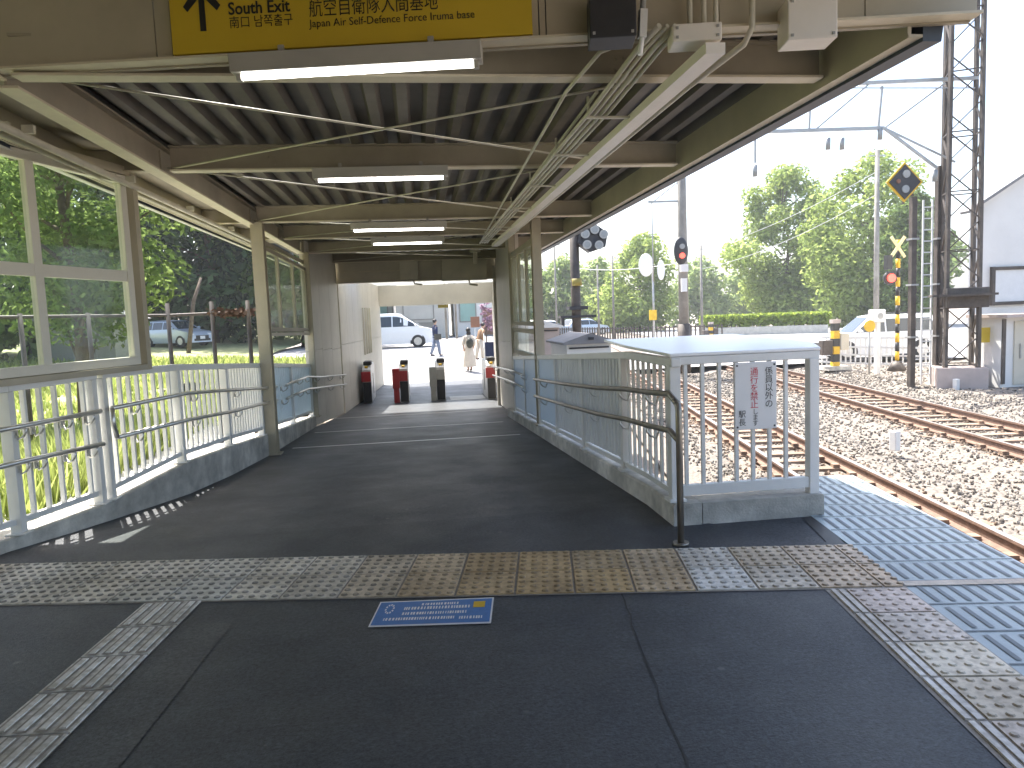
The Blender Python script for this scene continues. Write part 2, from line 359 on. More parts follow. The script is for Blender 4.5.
# narrow pale expansion strips across the ramp
for y, dx in ((10.49, 0), (12.70, .05), (15.75, .1)):
    mb = MB(); z = floor_z(y) + .004
    mb.poly([(-1.85, y - .035, z + .002), (1.42, y + .0, z), (1.42, y + .06, z - .002), (-1.85, y + .03, z)]); structure(mb, 'floor_strip', 'white_paint')
mb = MB(); mb.poly([(-1.19, 3.66, .0022), (-.98, 3.62, .0022), (-1.20, .8, .0022), (-1.44, .8, .0022)]); structure(mb, 'asphalt_repair', 'asphalt_patch')
mb = MB(); rr = random.Random(21); A0, B0 = Vector((.975, 3.56, .0024)), Vector((.66, 1.2, .0024)); pr = None
for i in range(26):
    q = A0.lerp(B0, i / 25) + Vector((rr.gauss(0, .006), 0, 0)); wd = rr.uniform(.002, .005)
    if pr: mb.poly([pr[0] - Vector((pr[1], 0, 0)), pr[0] + Vector((pr[1], 0, 0)), q + Vector((wd, 0, 0)), q - Vector((wd, 0, 0))])
    pr = (q, wd)
structure(mb, 'asphalt_crack', 'seam')
# ---- tactile paving
def tile(mb, u0, v0, du, dv, z, dots=None, bars=None, h=.006):
    g = .007
    mb.hexa([PU(u0 + g, v0 + g, z - .01), PU(u0 + du - g, v0 + g, z - .01), PU(u0 + du - g, v0 + dv - g, z - .01), PU(u0 + g, v0 + dv - g, z - .01),
             PU(u0 + g, v0 + g, z), PU(u0 + du - g, v0 + g, z), PU(u0 + du - g, v0 + dv - g, z), PU(u0 + g, v0 + dv - g, z)])
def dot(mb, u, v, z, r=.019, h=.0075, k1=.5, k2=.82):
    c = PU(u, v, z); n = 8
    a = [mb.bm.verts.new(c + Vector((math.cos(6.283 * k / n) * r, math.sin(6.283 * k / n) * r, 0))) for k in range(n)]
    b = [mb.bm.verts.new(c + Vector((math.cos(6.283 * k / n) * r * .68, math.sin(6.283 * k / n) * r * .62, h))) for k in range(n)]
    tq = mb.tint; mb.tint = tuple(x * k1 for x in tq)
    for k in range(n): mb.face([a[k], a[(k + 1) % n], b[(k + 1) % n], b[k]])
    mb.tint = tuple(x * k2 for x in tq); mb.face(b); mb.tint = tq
tm = ['tile_tinted', 'tile_tinted', 'tile_tinted', 'tile_tinted', 'dot_dark']
TS = [(-3.5, (.64, .62, .59)), (-1.9, (.72, .71, .69)), (-1.35, (.74, .72, .69)), (-.95, (.66, .55, .42)), (-.4, (.55, .405, .235)), (.30, (.53, .40, .24)), (.62, (.62, .50, .36)), (.86, (.76, .75, .74)), (1.10, (.68, .63, .55)), (1.40, (.66, .54, .41)), (1.75, (.66, .53, .40))]
def tile_tint(u):
    c = [interp([(a, b[k]) for a, b in TS], u) for k in range(3)]; j = rnd.uniform(.90, 1.08); w_ = rnd.uniform(-.02, .02); return (c[0] * j * 1.03 + w_, c[1] * j, c[2] * j * .93 - w_)
rnd = random.Random(3)
mb = MB(); mb.use_tint(); mb.mi = 4; mb.poly([PU(-4.2, 3.67, .003), PU(1.80, 3.67, .003), PU(1.80, 4.37, .003), PU(-4.2, 4.37, .003)])
TW = .316; u = -4.0; k = 0; rnd = random.Random(3)
while u < 1.78 - .05:
    wd = min(TW, 1.79 - u)
    for r_ in range(2):
        mid = u + wd / 2
        mi = 0; mb.tint = tile_tint(mid)
        mb.mi = mi; v = 3.68 + r_ * .34
        tile(mb, u, v, wd, .34, .009)
        for a in range(5):
            for b in range(5):
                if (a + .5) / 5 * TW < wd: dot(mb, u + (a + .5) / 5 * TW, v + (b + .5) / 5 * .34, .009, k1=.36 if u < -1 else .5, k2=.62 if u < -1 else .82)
    u += TW
structure(mb, 'tactile_paving', tm)
mb = MB(); mb.use_tint(); mb.mi = 4; mb.poly([PU(1.385, -3, .003), PU(1.795, -3, .003), PU(1.795, 3.665, .003), PU(1.385, 3.665, .003)])
v = 3.36
while v > -2.8:
    mb.mi = 0; jj = rnd.uniform(.93, 1.07); mb.tint = (.74 * jj, (.63 + rnd.uniform(-.01, .03)) * jj, (.51 + rnd.uniform(-.02, .06)) * jj)
    tile(mb, 1.48, v, .31, .30, .009)
    for a in range(5):
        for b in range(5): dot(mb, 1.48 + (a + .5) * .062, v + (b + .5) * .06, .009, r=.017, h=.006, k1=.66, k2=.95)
    mb.tint = (.72, .68, .63); tile(mb, 1.40, v, .035, .30, .012); tile(mb, 1.44, v, .04, .30, .009)
    v -= .302
structure(mb, 'tactile_edge_line', tm)
# guiding bars running back along the platform (5 degrees off the corridor)
mb = MB(); mb.use_tint(); mb.tint = (.70, .68, .64); g0 = Vector((-1.375, 3.95)); gd = Vector((-math.sin(R(5.2)), -math.cos(R(5.2)))); gn = Vector((-gd.y, gd.x)) * -1
def G(s, t, z): p = g0 + gd * s + gn * t; return Vector((p.x, p.y, z))
mb.mi = 4; mb.poly([G(-.0, -.155, .003), G(6, -.155, .003), G(6, .155, .003), G(-.0, .155, .003)])
for i in range(19):
    s = -.02 + i * .312
    mb.mi = 0
    mb.hexa([G(s + .006, -.15, 0), G(s + .306, -.15, 0), G(s + .306, .15, 0), G(s + .006, .15, 0), G(s + .006, -.15, .008), G(s + .306, -.15, .008), G(s + .306, .15, .008), G(s + .006, .15, .008)])
    for t in (-.112, -.038, .038, .112):
        mb.mi = 1 if t else 0
        mb.mi = 4; mb.poly([G(s + .01, t - .026, .0105), G(s + .3, t - .026, .0105), G(s + .3, t + .026, .0105), G(s + .01, t + .026, .0105)])
        mb.mi = 0
        mb.hexa([G(s + .02, t - .017, .006), G(s + .29, t - .017, .006), G(s + .29, t + .017, .006), G(s + .02, t + .017, .006), G(s + .025, t - .012, .0145), G(s + .285, t - .012, .0145), G(s + .285, t + .012, .0145), G(s + .025, t + .012, .0145)])
structure(mb, 'tactile_guide_path', tm)
# grey-blue ribbed slabs along the platform edge
mb = MB(); mb.mi = 0
mb.prism([PU(1.795, -36, 0), PU(2.57, -36, 0), PU(2.57, 6.2, 0), PU(1.795, 6.2, 0)], (0, 0, -.12))
mb.mi = 2; mb.prism([PU(1.795, -36, -.12), PU(2.5, -36, -.12), PU(2.5, 6.1, -.12), PU(1.795, 6.1, -.12)], (0, 0, -1.0))
v = 6.18
while v > -2.5:
    mb.mi = 1
    mb.poly([PU(1.80, v - .006, .003), PU(2.56, v - .006, .003), PU(2.56, v + .006, .003), PU(1.80, v + .006, .003)])
    for q in range(10):
        u = 1.86 + q * .075
        if u > 2.54: break
        mb.poly([PU(u - .012, v - .27, .0035), PU(u + .012, v - .27, .0035), PU(u + .012, v - .04, .0035), PU(u - .012, v - .04, .0035)])
    v -= .302
mb.mi = 3; mb.poly([PU(1.80, 3.69, .006), PU(2.56, 3.69, .006), PU(2.56, 3.755, .006), PU(1.80, 3.755, .006)])
structure(mb, 'platform_edge', ['edge_tile', 'groove', 'concrete', 'tile_beige'])
# ---- kerbs
mb = MB()
kp = [(y, x) for y, x in LK if 3 < y < 14.5]
rings = []
for y, x in kp:
    zt = interp(KT, y); zb = floor_z(y) - .6
    rings.append([(x, y, zb), (x, y, zt - .012), (x - .012, y - .003, zt), (x - .26, y - .08, zt), (x - .27, y - .08, zt - .01), (x - .27, y - .08, zb)])
mb.loft(rings); structure(mb, 'kerb', 'concrete')
mb = MB(); rings = []
for y in (4.62, 5.2, 6, 8, 10, 12, 14):
    zt = floor_z(y) + .15; zb = zt - .7; x = 1.65
    rings.append([(x, y, zb), (x, y, zt - .015), (x + .015, y, zt), (x + .2, y, zt), (x + .2, y, zb)])
mb.loft(rings); structure(mb, 'kerb', 'concrete')
mb = MB(); mb.prism([(1.86, 4.63, -.3), (2.74, 4.63, -.3), (2.74, 4.63, .135), (2.73, 4.63, .145), (1.86, 4.63, .145)], (0, .2, 0)); structure(mb, 'kerb', 'concrete')

mb = MB(); mb.poly([(2.56, 4.60, -.0015), (2.70, 4.60, -.0015), (2.50, 3.99, -.0015), (2.28, 4.03, -.0015), (2.30, 4.07, -.0015), (2.43, 4.08, -.0015)]); structure(mb, 'shadow_patch', 'black_paint')  # flat near-black patch, painted in as the shadow beside the kerb end
# ---- land left of the station
def lawn_z(x, y):
    d = max(0, -3.0 - x) ; return -.62 + .045 * max(0, d - 2) + .022 * max(0, y - 12) + .05 * math.sin(x * .9) * math.cos(y * .7)
def grid(name, m, x0, x1, y0, y1, nx, ny, zf, keep=None):
    mb = MB(); vs = [[mb.bm.verts.new((lerp(x0, x1, i / nx), lerp(y0, y1, j / ny), zf(lerp(x0, x1, i / nx), lerp(y0, y1, j / ny)))) for i in range(nx + 1)] for j in range(ny + 1)]
    for j in range(ny):
        for i in range(nx):
            cx, cy = lerp(x0, x1, (i + .5) / nx), lerp(y0, y1, (j + .5) / ny)
            if keep is None or keep(cx, cy):
                f = mb.face([vs[j][i], vs[j][i + 1], vs[j + 1][i + 1], vs[j + 1][i]])
                if f: f.smooth = True
    loose = [v for v in mb.bm.verts if not v.link_faces]; bmesh.ops.delete(mb.bm, geom=loose, context='VERTS')
    o = mb.build(name, m, recalc=False); return tag(o, kind='structure')
grid('lawn', 'grass_ground', -90, -3.0, -12, 90, 60, 70, lawn_z, lambda x, y: not (x > -7.5 and y > 22))
mb = MB(); mb.poly([(-5.4, 0, -.50), (-3.0, 0, -.50), (-2.1, 15, -.50), (-4.3, 15, -.50)]); structure(mb, 'path', 'pale_concrete')
# ---- street in front of the gates and the level crossing
def street_z(x, y):
    u, v = uv_of((x, y)); t = min(1, max(0, (u + 5) / 7.5)); t = t * t * (3 - 2 * t)
    zl = -.645 + .645 * min(1, max(0, (y - 24) / 15))
    return zl + (-.945 - zl) * t
def street_keep(x, y):
    u, v = uv_of((x, y))
    if y < 22.4: return False
    if u > 1.2 and v < 30.5: return False
    if u > 2.2 and v > 88: return False
    if -1 < u < 9.6 and v > 43: return False
    return x > -7.6
grid('street', 'road', -8, 96, 22.0, 110, 112, 88, street_z, street_keep)
grid('yard', 'gravel', 9, 60, -10, 30, 40, 40, lambda x, y: -1.09, lambda x, y: uv_of((x, y))[0] > 15 and uv_of((x, y))[1] < 30)
# ---- ballast: a rough bed plus loose stones
def bed_z(u, v):
    z = -9
    for uc, hg_ in ((4.05, .55), (8.27, .71)):
        d = abs(u - uc); z = max(z, -1.165 if d < hg_ + .15 else (-1.12 if d < 1.3 else -1.12 - .1 * min(1, (d - 1.3) / .6)))
    if u > 9.7: z = max(z, -1.22 + .17 * min(1, (u - 9.7) / 1.2))
    return z
mb = MB(); nu, nv = 90, 150
from mathutils import noise as mnoise
vs = [[None] * (nu + 1) for _ in range(nv + 1)]
for j in range(nv + 1):
    for i in range(nu + 1):
        u = lerp(1.9, 17.5, i / nu); v = -8 + 39 * (j / nv)
        p = PU(u, v); z = bed_z(u, v) + .035 * mnoise.noise(p * 4.0) + .02 * mnoise.noise(p * 11)
        vs[j][i] = mb.bm.verts.new((p.x, p.y, z))
for j in range(nv):
    for i in range(nu): mb.face([vs[j][i], vs[j][i + 1], vs[j + 1][i + 1], vs[j + 1][i]])
structure(mb, 'ballast_bed', 'ballast')
mb = MB(); mb.poly([PU(-1, 43, -1.0), PU(9.6, 43, -1.0), PU(9.6, 200, -1.0), PU(-1, 200, -1.0)]); structure(mb, 'far_ballast', 'ballast')
bm0 = bmesh.new(); bmesh.ops.create_icosphere(bm0, subdivisions=1, radius=1)
ico_v = [v.co.copy() for v in bm0.verts]; ico_f = [[v.index for v in f.verts] for f in bm0.faces]; bm0.free()
rs = random.Random(11); V = []; F = []; MI = []
shapes = [[c * rs.uniform(.65, 1.2) for c in ico_v] for _ in range(10)]
for i in range(34000):
    v = 3.2 + 26.5 * (rs.random() ** 1.7); u = rs.uniform(2.4, 11.2) if i % 6 else rs.uniform(10.5, 16.5)
    if min(abs(u - q) for q in (3.5, 4.6, 7.56, 8.98)) < .10: continue
    s = rs.uniform(.016, .036) * (1 if v < 10 else 1 + (v - 10) * .035)
    p = PU(u, v); z = bed_z(u, v) + .03 * mnoise.noise(p * 4.0) + .02 * mnoise.noise(p * 11) + s * .3
    q = Euler((rs.random() * 6, rs.random() * 6, rs.random() * 6)).to_matrix(); b = len(V); sh = shapes[i % 10]
    sc = Vector((s, s * rs.uniform(.7, 1.1), s * rs.uniform(.5, .9)))
    for c in sh:
        w_ = q @ Vector((c.x * sc.x, c.y * sc.y, c.z * sc.z)); V.append((p.x + w_.x, p.y + w_.y, z + w_.z))
    F.extend([[a + b for a in f] for f in ico_f]); dr_ = min(abs(u - q_) for q_ in (3.5, 4.6, 7.56, 8.98)); MI.extend([1 if dr_ < .16 + rs.random() * .42 else 0] * len(ico_f))
me = bpy.data.meshes.new('ballast_stones'); me.from_pydata(V, [], F); 
sm = bpy.data.materials.new('stone_var'); sm.use_nodes = True; n_ = sm.node_tree.nodes; g_ = n_.new('ShaderNodeNewGeometry'); r_ = n_.new('ShaderNodeValToRGB')
r_.color_ramp.elements[0].color = (.10, .088, .075, 1); r_.color_ramp.elements[1].color = (.36, .325, .28, 1); e_ = r_.color_ramp.elements.new(.5); e_.color = (.215, .19, .16, 1)
sm.node_tree.links.new(g_.outputs['Random Per Island'], r_.inputs[0]); sm.node_tree.links.new(r_.outputs[0], n_['Principled BSDF'].inputs['Base Color']); n_['Principled BSDF'].inputs['Roughness'].default_value = .9
sm2 = sm.copy(); MATS['stone_rusty'] = sm2
for e, c in zip([q for q in sm2.node_tree.nodes if q.type == 'VALTORGB'][0].color_ramp.elements, ((.11, .075, .05), (.20, .145, .105), (.30, .235, .18))): e.color = (*c, 1)
me.materials.append(sm); me.materials.append(sm2); me.polygons.foreach_set('material_index', MI); o = bpy.data.objects.new('ballast_stones', me); C.objects.link(o); tag(o, kind='stuff')

# ================================================================== RAILWAY TRACKS
def rail_mb(u, v0, v1):
    mb = MB(); prof = [(-.07, -.17), (.07, -.17), (.07, -.155), (.014, -.13), (.014, -.05), (.037, -.032), (.037, 0), (-.037, 0), (-.037, -.032), (-.014, -.05), (-.014, -.13), (-.07, -.155)]
    mb.loft([[PU(u + a, v, -.95 + b) for a, b in prof] for v in (v0, v1)])
    for f in mb.bm.faces:
        if abs(f.calc_center_median().z + .95) < .004: f.material_index = 1
    return mb
def track(label, ul, ur, v0, v1, n_s):
    t = thing('railway_track', label, 'railway track', PU((ul + ur) / 2, v0, -1.02), 'railway tracks')
    for u in (ul, ur): rail_mb(u, v0, v1).build('rail', ['rust_rail', 'rail_head'], t)
    rr = random.Random(5)
    for i in range(n_s):
        v = 2.2 + i * (.62 if i < 50 else .62); mb = MB(); hw = (ur - ul) / 2 + .47; uc = (ul + ur) / 2 + rr.uniform(-.03, .03); s = rr.uniform(-.02, .02)
        mb.hexa([PU(uc - hw, v - .11, -1.3), PU(uc + hw, v - .11 + s, -1.3), PU(uc + hw, v + .11 + s, -1.3), PU(uc - hw, v + .11, -1.3),
                 PU(uc - hw, v - .10, -1.118), PU(uc + hw, v - .10 + s, -1.118), PU(uc + hw, v + .10 + s, -1.118), PU(uc - hw, v + .10, -1.118)])
        for u in (ul, ur):
            for sg in (-1, 1): c = PU(u + sg * .105, v, -1.09); mb.box(c, (.10, .12, .06), -PA)
        mb.build('sleeper', 'sleeper', t)
    return t
track('rusty single track nearest the platform edge', 3.50, 4.60, 1.5, 30.5, 45)
track('rusty railway track on the far side of the ballast, beside the lattice mast', 7.56, 8.98, 1.5, 30.5, 45)
for ul, ur, lab in ((3.50, 4.60, 'rails running away beyond the level crossing, nearest the white cabinets'), (7.56, 8.98, 'rails running away beyond the level crossing, on the fence side')):
    t = thing('railway_track', lab, 'railway track', PU(ul, 43, -1.02), 'railway tracks')
    for u in (ul, ur): rail_mb(u, 30.6, 43).build('rail', ['rust_rail', 'rail_head'], t)
    for u in (ul, ur): rail_mb(u, 43.02, 150).build('rail', ['rust_rail', 'rail_head'], t)
# ================================================================== STATION CANOPY
def onX(x, y, X): r = ray(x, y); return CAM + r * (X / r.x)
def onY(x, y, Y): r = ray(x, y); return CAM + r * (Y / r.y)
def onV(x, y, V):
    r = ray(x, y); n = Vector((math.sin(PA), math.cos(PA), 0)); return CAM + r * (V / r.dot(n))
cp = thing('station_canopy', 'cream steel canopy with corrugated metal deck over the ramp', 'canopy', (0, 10, 0))
mb = MB(); x = -2.70; prof = []
while x < 2.52:
    prof += [(x, 3.06), (x + .085, 3.06), (x + .115, 2.99), (x + .185, 2.99)]; x += .21
YS = lambda x: (3.80 - x * math.sin(PA)) / math.cos(PA)
a = [mb.bm.verts.new((p[0], YS(p[0]), p[1])) for p in prof]; b = [mb.bm.verts.new((p[0], 17.1, p[1])) for p in prof]
for i in range(len(prof) - 1): mb.face([a[i], a[i + 1], b[i + 1], b[i]])
deck = mb.build('roof_deck', 'deck', cp)
dm = deck.modifiers.new('thick', 'SOLIDIFY'); dm.thickness = .02; dm.offset = 1
def ibeam(mb, p, q, h, wd, tf=.014):
    p, q = Vector(p), Vector(q); up = Vector((0, 0, 1))
    mb.mi = 0; mb.bar(p + up * h / 2, q + up * h / 2, .012, h - 2 * tf); mb.bar(p + up * (h - tf / 2), q + up * (h - tf / 2), wd, tf)
    mb.mi = 1; mb.bar(p + up * tf / 2, q + up * tf / 2, wd, tf); mb.mi = 0
YB = [4.19, 6.6, 9.9, 11.85, 14.3, 16.7]
for i, y in enumerate(YB):
    mb = MB(); ibeam(mb, (-2.0, y, 2.785), (2.44, y, 2.785), .21, .11)
    for xs in (-1.2, 0, 1.2):
        for k in range(4): mb.box((xs + (k % 2) * .05, y - .012, 2.84 + (k // 2) * .06), (.014, .012, .014))
    if y < 14: mb.box((-2.38, y, 2.88), (.62, .05, .16)); mb.mi = 1; mb.box((-2.38, y, 2.793), (.62, .09, .012))
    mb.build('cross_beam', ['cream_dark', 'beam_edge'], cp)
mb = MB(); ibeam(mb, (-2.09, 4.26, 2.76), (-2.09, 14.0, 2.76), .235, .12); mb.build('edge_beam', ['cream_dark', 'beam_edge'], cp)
mb = MB(); mb.bar((2.47, YS(2.47), 2.875), (2.47, 17.1, 2.875), .02, .26); mb.bar((2.50, YS(2.5), 2.755), (2.50, 17.1, 2.755), .075, .014); mb.build('edge_beam', 'cream', cp)
mb = MB(); mb.prism([(2.54, 3.42, 2.73), (2.64, 3.42, 2.73), (2.66, 3.42, 2.88), (2.66, 3.42, 3.08), (2.54, 3.42, 3.08)], (0, 13.7, 0)); mb.build('gutter', 'fascia', cp)
mb = MB(); mb.prism([(-2.76, 4.36, 2.74), (-2.72, 4.36, 2.74), (-2.72, 4.36, 3.08), (-2.76, 4.36, 3.08)], (0, 12.8, 0)); mb.mi = 1; mb.bar((-2.74, 4.36, 2.735), (-2.74, 17.1, 2.735), .05, .008); mb.build('eave_board', ['fascia', 'white_metal'], cp)
mb = MB(); mb.bar((-2.68, 4.34, 2.875), (-2.68, 14.0, 2.875), .02, .24); mb.bar((-2.655, 4.34, 2.765), (-2.655, 14.0, 2.765), .07, .012); mb.build('edge_beam', 'cream', cp)
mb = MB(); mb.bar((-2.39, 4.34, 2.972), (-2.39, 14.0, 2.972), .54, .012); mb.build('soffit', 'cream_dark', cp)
for y0, y1 in zip(YB[:-1], YB[1:]):
    for s in (1, -1):
        mb = MB(); p_, q_ = ((-2.05, y0 + .05, 2.83), (1.70, y1 - .03, 2.83)) if s > 0 else ((-1.98, y1 - .03, 2.81), (1.62, y0 + .05, 2.84)); mb.tube([p_, q_], .008, 6); mb.build('bracing_rod', 'conduit', cp)
def hcolumn(p0, p1, wd=.14):
    mb = MB(); p0, p1 = Vector(p0), Vector(p1)
    mb.bar(p0, p1, .012, wd, up=(0, 1, 0))
    for s in (-1, 1):
        o_ = Vector((0, s * wd / 2, 0)); mb.bar(p0 + o_, p1 + o_, wd, .012, up=(0, 1, 0))
    mb.box((p0.x, p0.y, p0.z + .01), (wd + .08, wd + .08, .02)); return mb
hcolumn((-2.0, 9.9, floor_z(9.9) + .0), (-2.0, 9.9, 2.785), .15).build('column', 'cream', cp)
hcolumn((1.72, 10.3, floor_z(10.3) + .15), (1.72, 10.3, 2.99), .13).build('column', 'cream', cp)
hcolumn((-2.0, 14.02, -.3), (-2.0, 14.02, 2.785), .1).build('column', 'cream', cp)
hcolumn((1.72, 13.0, -.3), (1.72, 13.0, 2.99), .1).build('column', 'cream', cp)
# windbreak strip above the side windows
mb = MB(); mb.bar((-2.05, 10.0, 2.60), (-2.05, 13.95, 2.60), .03, .06); mb.build('lintel', 'cream_dark', cp); mb = MB(); mb.bar((1.72, 10.4, 2.55), (1.72, 12.95, 2.55), .03, .06); mb.build('lintel', 'cream_dark', cp)
# wide main roof over the platform (behind and above the camera), end panel facing the camera
mr = thing('platform_roof', 'wide platform roof whose cream end panel carries the yellow sign', 'roof', PU(-1, 3.75, 2.8))
mb = MB(); mb.prism([PU(-7.2, -36, 3.35), PU(2.15, -36, 3.35), PU(2.15, 3.8, 3.35), PU(-3.5, 3.8, 3.35), PU(-3.9, 6.4, 3.35), PU(-7.2, 6.4, 3.35)], (0, 0, .12)); mb.build('roof_slab_and_added_wedge', 'cream_dark', mr)  # wedge left of the end panel is added out of view to block sun
mb = MB(); us = [-5.6, -4.6, -3.27, -1.925, -1.84, .02, .055, .9, 1.6, 2.13]
for a, b in zip(us, us[1:]):
    mb.prism([PU(a + .003, 3.745, 2.83), PU(b - .003, 3.745, 2.83), PU(b - .003, 3.79, 2.83), PU(a + .003, 3.79, 2.83)], (0, 0, .525))
mb.mi = 1; mb.bar(PU(-5.6, 3.76, 2.815), PU(2.13, 3.76, 2.815), .13, .012)
mb.mi = 2; mb.bar(PU(-5.6, 3.80, 2.825), PU(2.12, 3.80, 2.825), .03, .05)
mb.build('end_panel', ['cream', 'beam_edge', 'cream_dark'], mr)
mb = MB(); mb.prism([PU(-5.6, -36, 3.2), PU(-5.55, -36, 3.2), PU(-5.55, 3.7, 3.2), PU(-5.6, 3.7, 3.2)], (0, 0, .15)); mb.prism([PU(2.06, -36, 3.1), PU(2.15, -36, 3.1), PU(2.15, 3.74, 3.1), PU(2.06, 3.74, 3.1)], (0, 0, .25)); mb.build('edge_beam', 'cream', mr)
mb = MB(); mb.prism([PU(-5.5, -36, 0), PU(-5.4, -36, 0), PU(-5.4, 2.2, 0), PU(-5.5, 2.2, 0)], (0, 0, 3.2)); mb.build('added_side_wall', 'cream_dark', mr)  # unseen wall, added to darken the underside of the near roof
# ---- yellow direction sign on the end panel
xd = PU(1, 0, 0); zd = Vector((0, 0, 1)); VS = 3.72
sg = thing('direction_sign', 'long yellow exit sign with black arrow and lettering under the roof end', 'sign', PU(-.9, VS, 2.83))
mb = MB(); mb.prism([PU(-1.82, VS - .02, 2.83), PU(-.012, VS - .02, 2.83), PU(-.012, VS + .02, 2.83), PU(-1.82, VS + .02, 2.83)], (0, 0, .42)); mb.build('panel', 'sign_yellow', sg, bevel=.004)
vf = VS - .021
mb = MB()
def sq(u0, z0, u1, z1): mb.prism([PU(u0, vf, z0), PU(u1, vf, z0), PU(u1, vf - .002, z0), PU(u0, vf - .002, z0)], (0, 0, z1 - z0))
mb.prism([PU(-1.668, vf, 2.935), PU(-1.638, vf, 2.935), PU(-1.638, vf, 3.14), PU(-1.668, vf, 3.14)], PU(0, -.002, 0))
for s in (-1, 1): mb.prism([PU(-1.653 + s * .012, vf - .0004, 3.16), PU(-1.653 - s * .012, vf - .0004, 3.12), PU(-1.653 + s * .075, vf - .0004, 3.03), PU(-1.653 + s * .095, vf - .0004, 3.055)], PU(0, -.002, 0))
mb.build('arrow', 'sign_black', sg)
text('South Exit', .083, PU(-1.52, vf, 3.005), xd, zd, 'sign_black', sg, squash=.9, bold=.0018)
text('南口', .12, PU(-1.52, vf, 3.088), xd, zd, 'sign_black', sg)
text('南口 남쪽출구', .062, PU(-1.52, vf, 2.944), xd, zd, 'sign_black', sg, squash=.88)
text('航空自衛隊入間基地', .092, PU(-1.115, vf, 2.978), xd, zd, 'sign_black', sg, squash=.78)
text('Japan Air Self-Defence Force Iruma base', .053, PU(-1.115, vf, 2.922), xd, zd, 'sign_black', sg, squash=.95)
# ---- fluorescent lights
def ceiling_light(c, L, rz, label):
    t = thing('ceiling_light', label, 'light', c, 'fluorescent ceiling lights', rz)
    mb = MB(); mb.prism([(-L / 2, -.05, 0), (-L / 2, .05, 0), (-L / 2, .065, .085), (-L / 2, -.065, .085)], (L, 0, 0))
    for s in (-.3, .3): mb.box((L * s, 0, .105), (.03, .03, .05))
    for s in (-1, 1): mb.box((s * (L / 2 - .03), 0, -.015), (.025, .04, .035))
    h = mb.build('housing', 'housing_grey', t, off=(0, 0, 0), bevel=.003); h.location = (0, 0, 0)
    mb = MB(); mb.tube([(-L / 2 + .04, 0, -.012), (L / 2 - .04, 0, -.012)], .016, 12); k = mb.build('tube', 'tube', t, off=(0, 0, 0)); k.location = (0, 0, 0)
    return t
p = (PU(-1.51, 3.70) + PU(-.27, 3.70)) / 2
ceiling_light((p.x, p.y, 2.715), 1.25, -PA, 'nearest and largest lit fluorescent tube light, right below the yellow sign')
ceiling_light((-.247, 6.48, 2.69), 1.15, R(-3), 'lit fluorescent tube light hung from the second cross beam')
ceiling_light((-.178, 9.8, 2.66), 1.25, 0, 'lit fluorescent tube light hung from the third cross beam')
ceiling_light((-.09, 11.75, 2.68), 1.15, 0, 'farthest lit fluorescent tube light, before the header over the gates')
# ---- conduits and cable tray along the right of the ceiling
ct = thing('cable_tray', 'long pale cable tray with a bundle of conduits running along the ceiling', 'cable tray', (1.4, 7, 2.6))
mb = MB(); mb.bar((1.44, 3.35, 2.665), (1.36, 12.4, 2.665), .095, .05); mb.build('tray', 'tray', ct)
for k, xo in enumerate((.115, .155, .195, .235)):
    mb = MB(); mb.tube([(1.27 - xo + .13 + .04, 3.45, 2.80), (1.29 - xo + .1, 3.62, 2.76), (1.40 - xo - .04, 4.5, 2.70), (1.34 - xo, 12.3, 2.70)], .011 + .003 * (k % 2), 8); mb.build('conduit', 'conduit', ct)
mb = MB(); mb.tube([onV(752, -20, 3.66), onV(752, 28, 3.66), onV(744, 44, 3.70), (1.52, 3.9, 2.66), (1.43, 12.4, 2.66)], .016, 8); mb.build('conduit', 'conduit', ct)
for y in (4.55, 5.6, 6.9, 8.3, 10, 11.5):
    mb = MB(); mb.box((1.28, y, 2.672), (.36, .03, .012)); mb.box((1.12, y, 2.74), (.012, .03, .12)); mb.build('bracket', 'conduit', ct)
for q in ((690, 22), (704, 22), (716, 22)):
    mb = MB(); mb.tube([onV(q[0], q[1] + 8, 3.66), onV(q[0] - 1, -25, 3.66)], .014, 8); mb.build('riser', 'conduit', ct)
def vbox(name, label, x0, y0, x1, y1, v, depth, m, cat, group=None, lid=True):
    a, b = onV(x0, y1, v), onV(x1, y0, v); ua, ub = uv_of(a)[0], uv_of(b)[0]; z0, z1 = min(a.z, b.z), max(a.z, b.z)
    t = thing(name, label, cat, PU((ua + ub) / 2, v, z0), group)
    mb = MB(); mb.prism([PU(ua, v, z0), PU(ub, v, z0), PU(ub, v + depth, z0), PU(ua, v + depth, z0)], (0, 0, z1 - z0)); mb.build('box_body', m, t, bevel=.006)
    mb = MB()
    for s in (ua + .02, ub - .02):
        for z in (z0 + .02, z1 - .02): mb.box(PU(s, v - .003, z), (.012, .006, .012), -PA)
    mb.build('screw', 'grey_plastic', t); return t
vbox('junction_box', 'cream junction box with three pipes above it, at the head of the cable tray', 673, 21, 722, 42, 3.58, .15, 'tray', 'junction box', 'electrical boxes on the roof end')
vbox('junction_box', 'cream junction box by itself near the right end of the roof panel', 788, -6, 838, 40, 3.58, .16, 'tray', 'junction box', 'electrical boxes on the roof end')
sp = vbox('loudspeaker', 'dark box loudspeaker fixed right of the yellow sign', 590, -12, 636, 38, 3.55, .18, 'dark_plastic', 'loudspeaker')
se = thing('ceiling_sensor', 'small white stick-shaped sensor beside the dark loudspeaker', 'sensor', onV(642, 40, 3.6))
mb = MB(); a, b = onV(642, 38, 3.6), onV(643, 10, 3.6); mb.bar(a, b, .035, .04); mb.build('sensor_body', 'white_metal', se)
mb = MB(); mb.cyl(b, onV(644, -15, 3.6), .014, 8); mb.build('bracket', 'grey_plastic', se); mb = MB(); mb.cyl(a, onV(640, 55, 3.6), .012, 10); mb.build('tip', 'white_gloss', se)
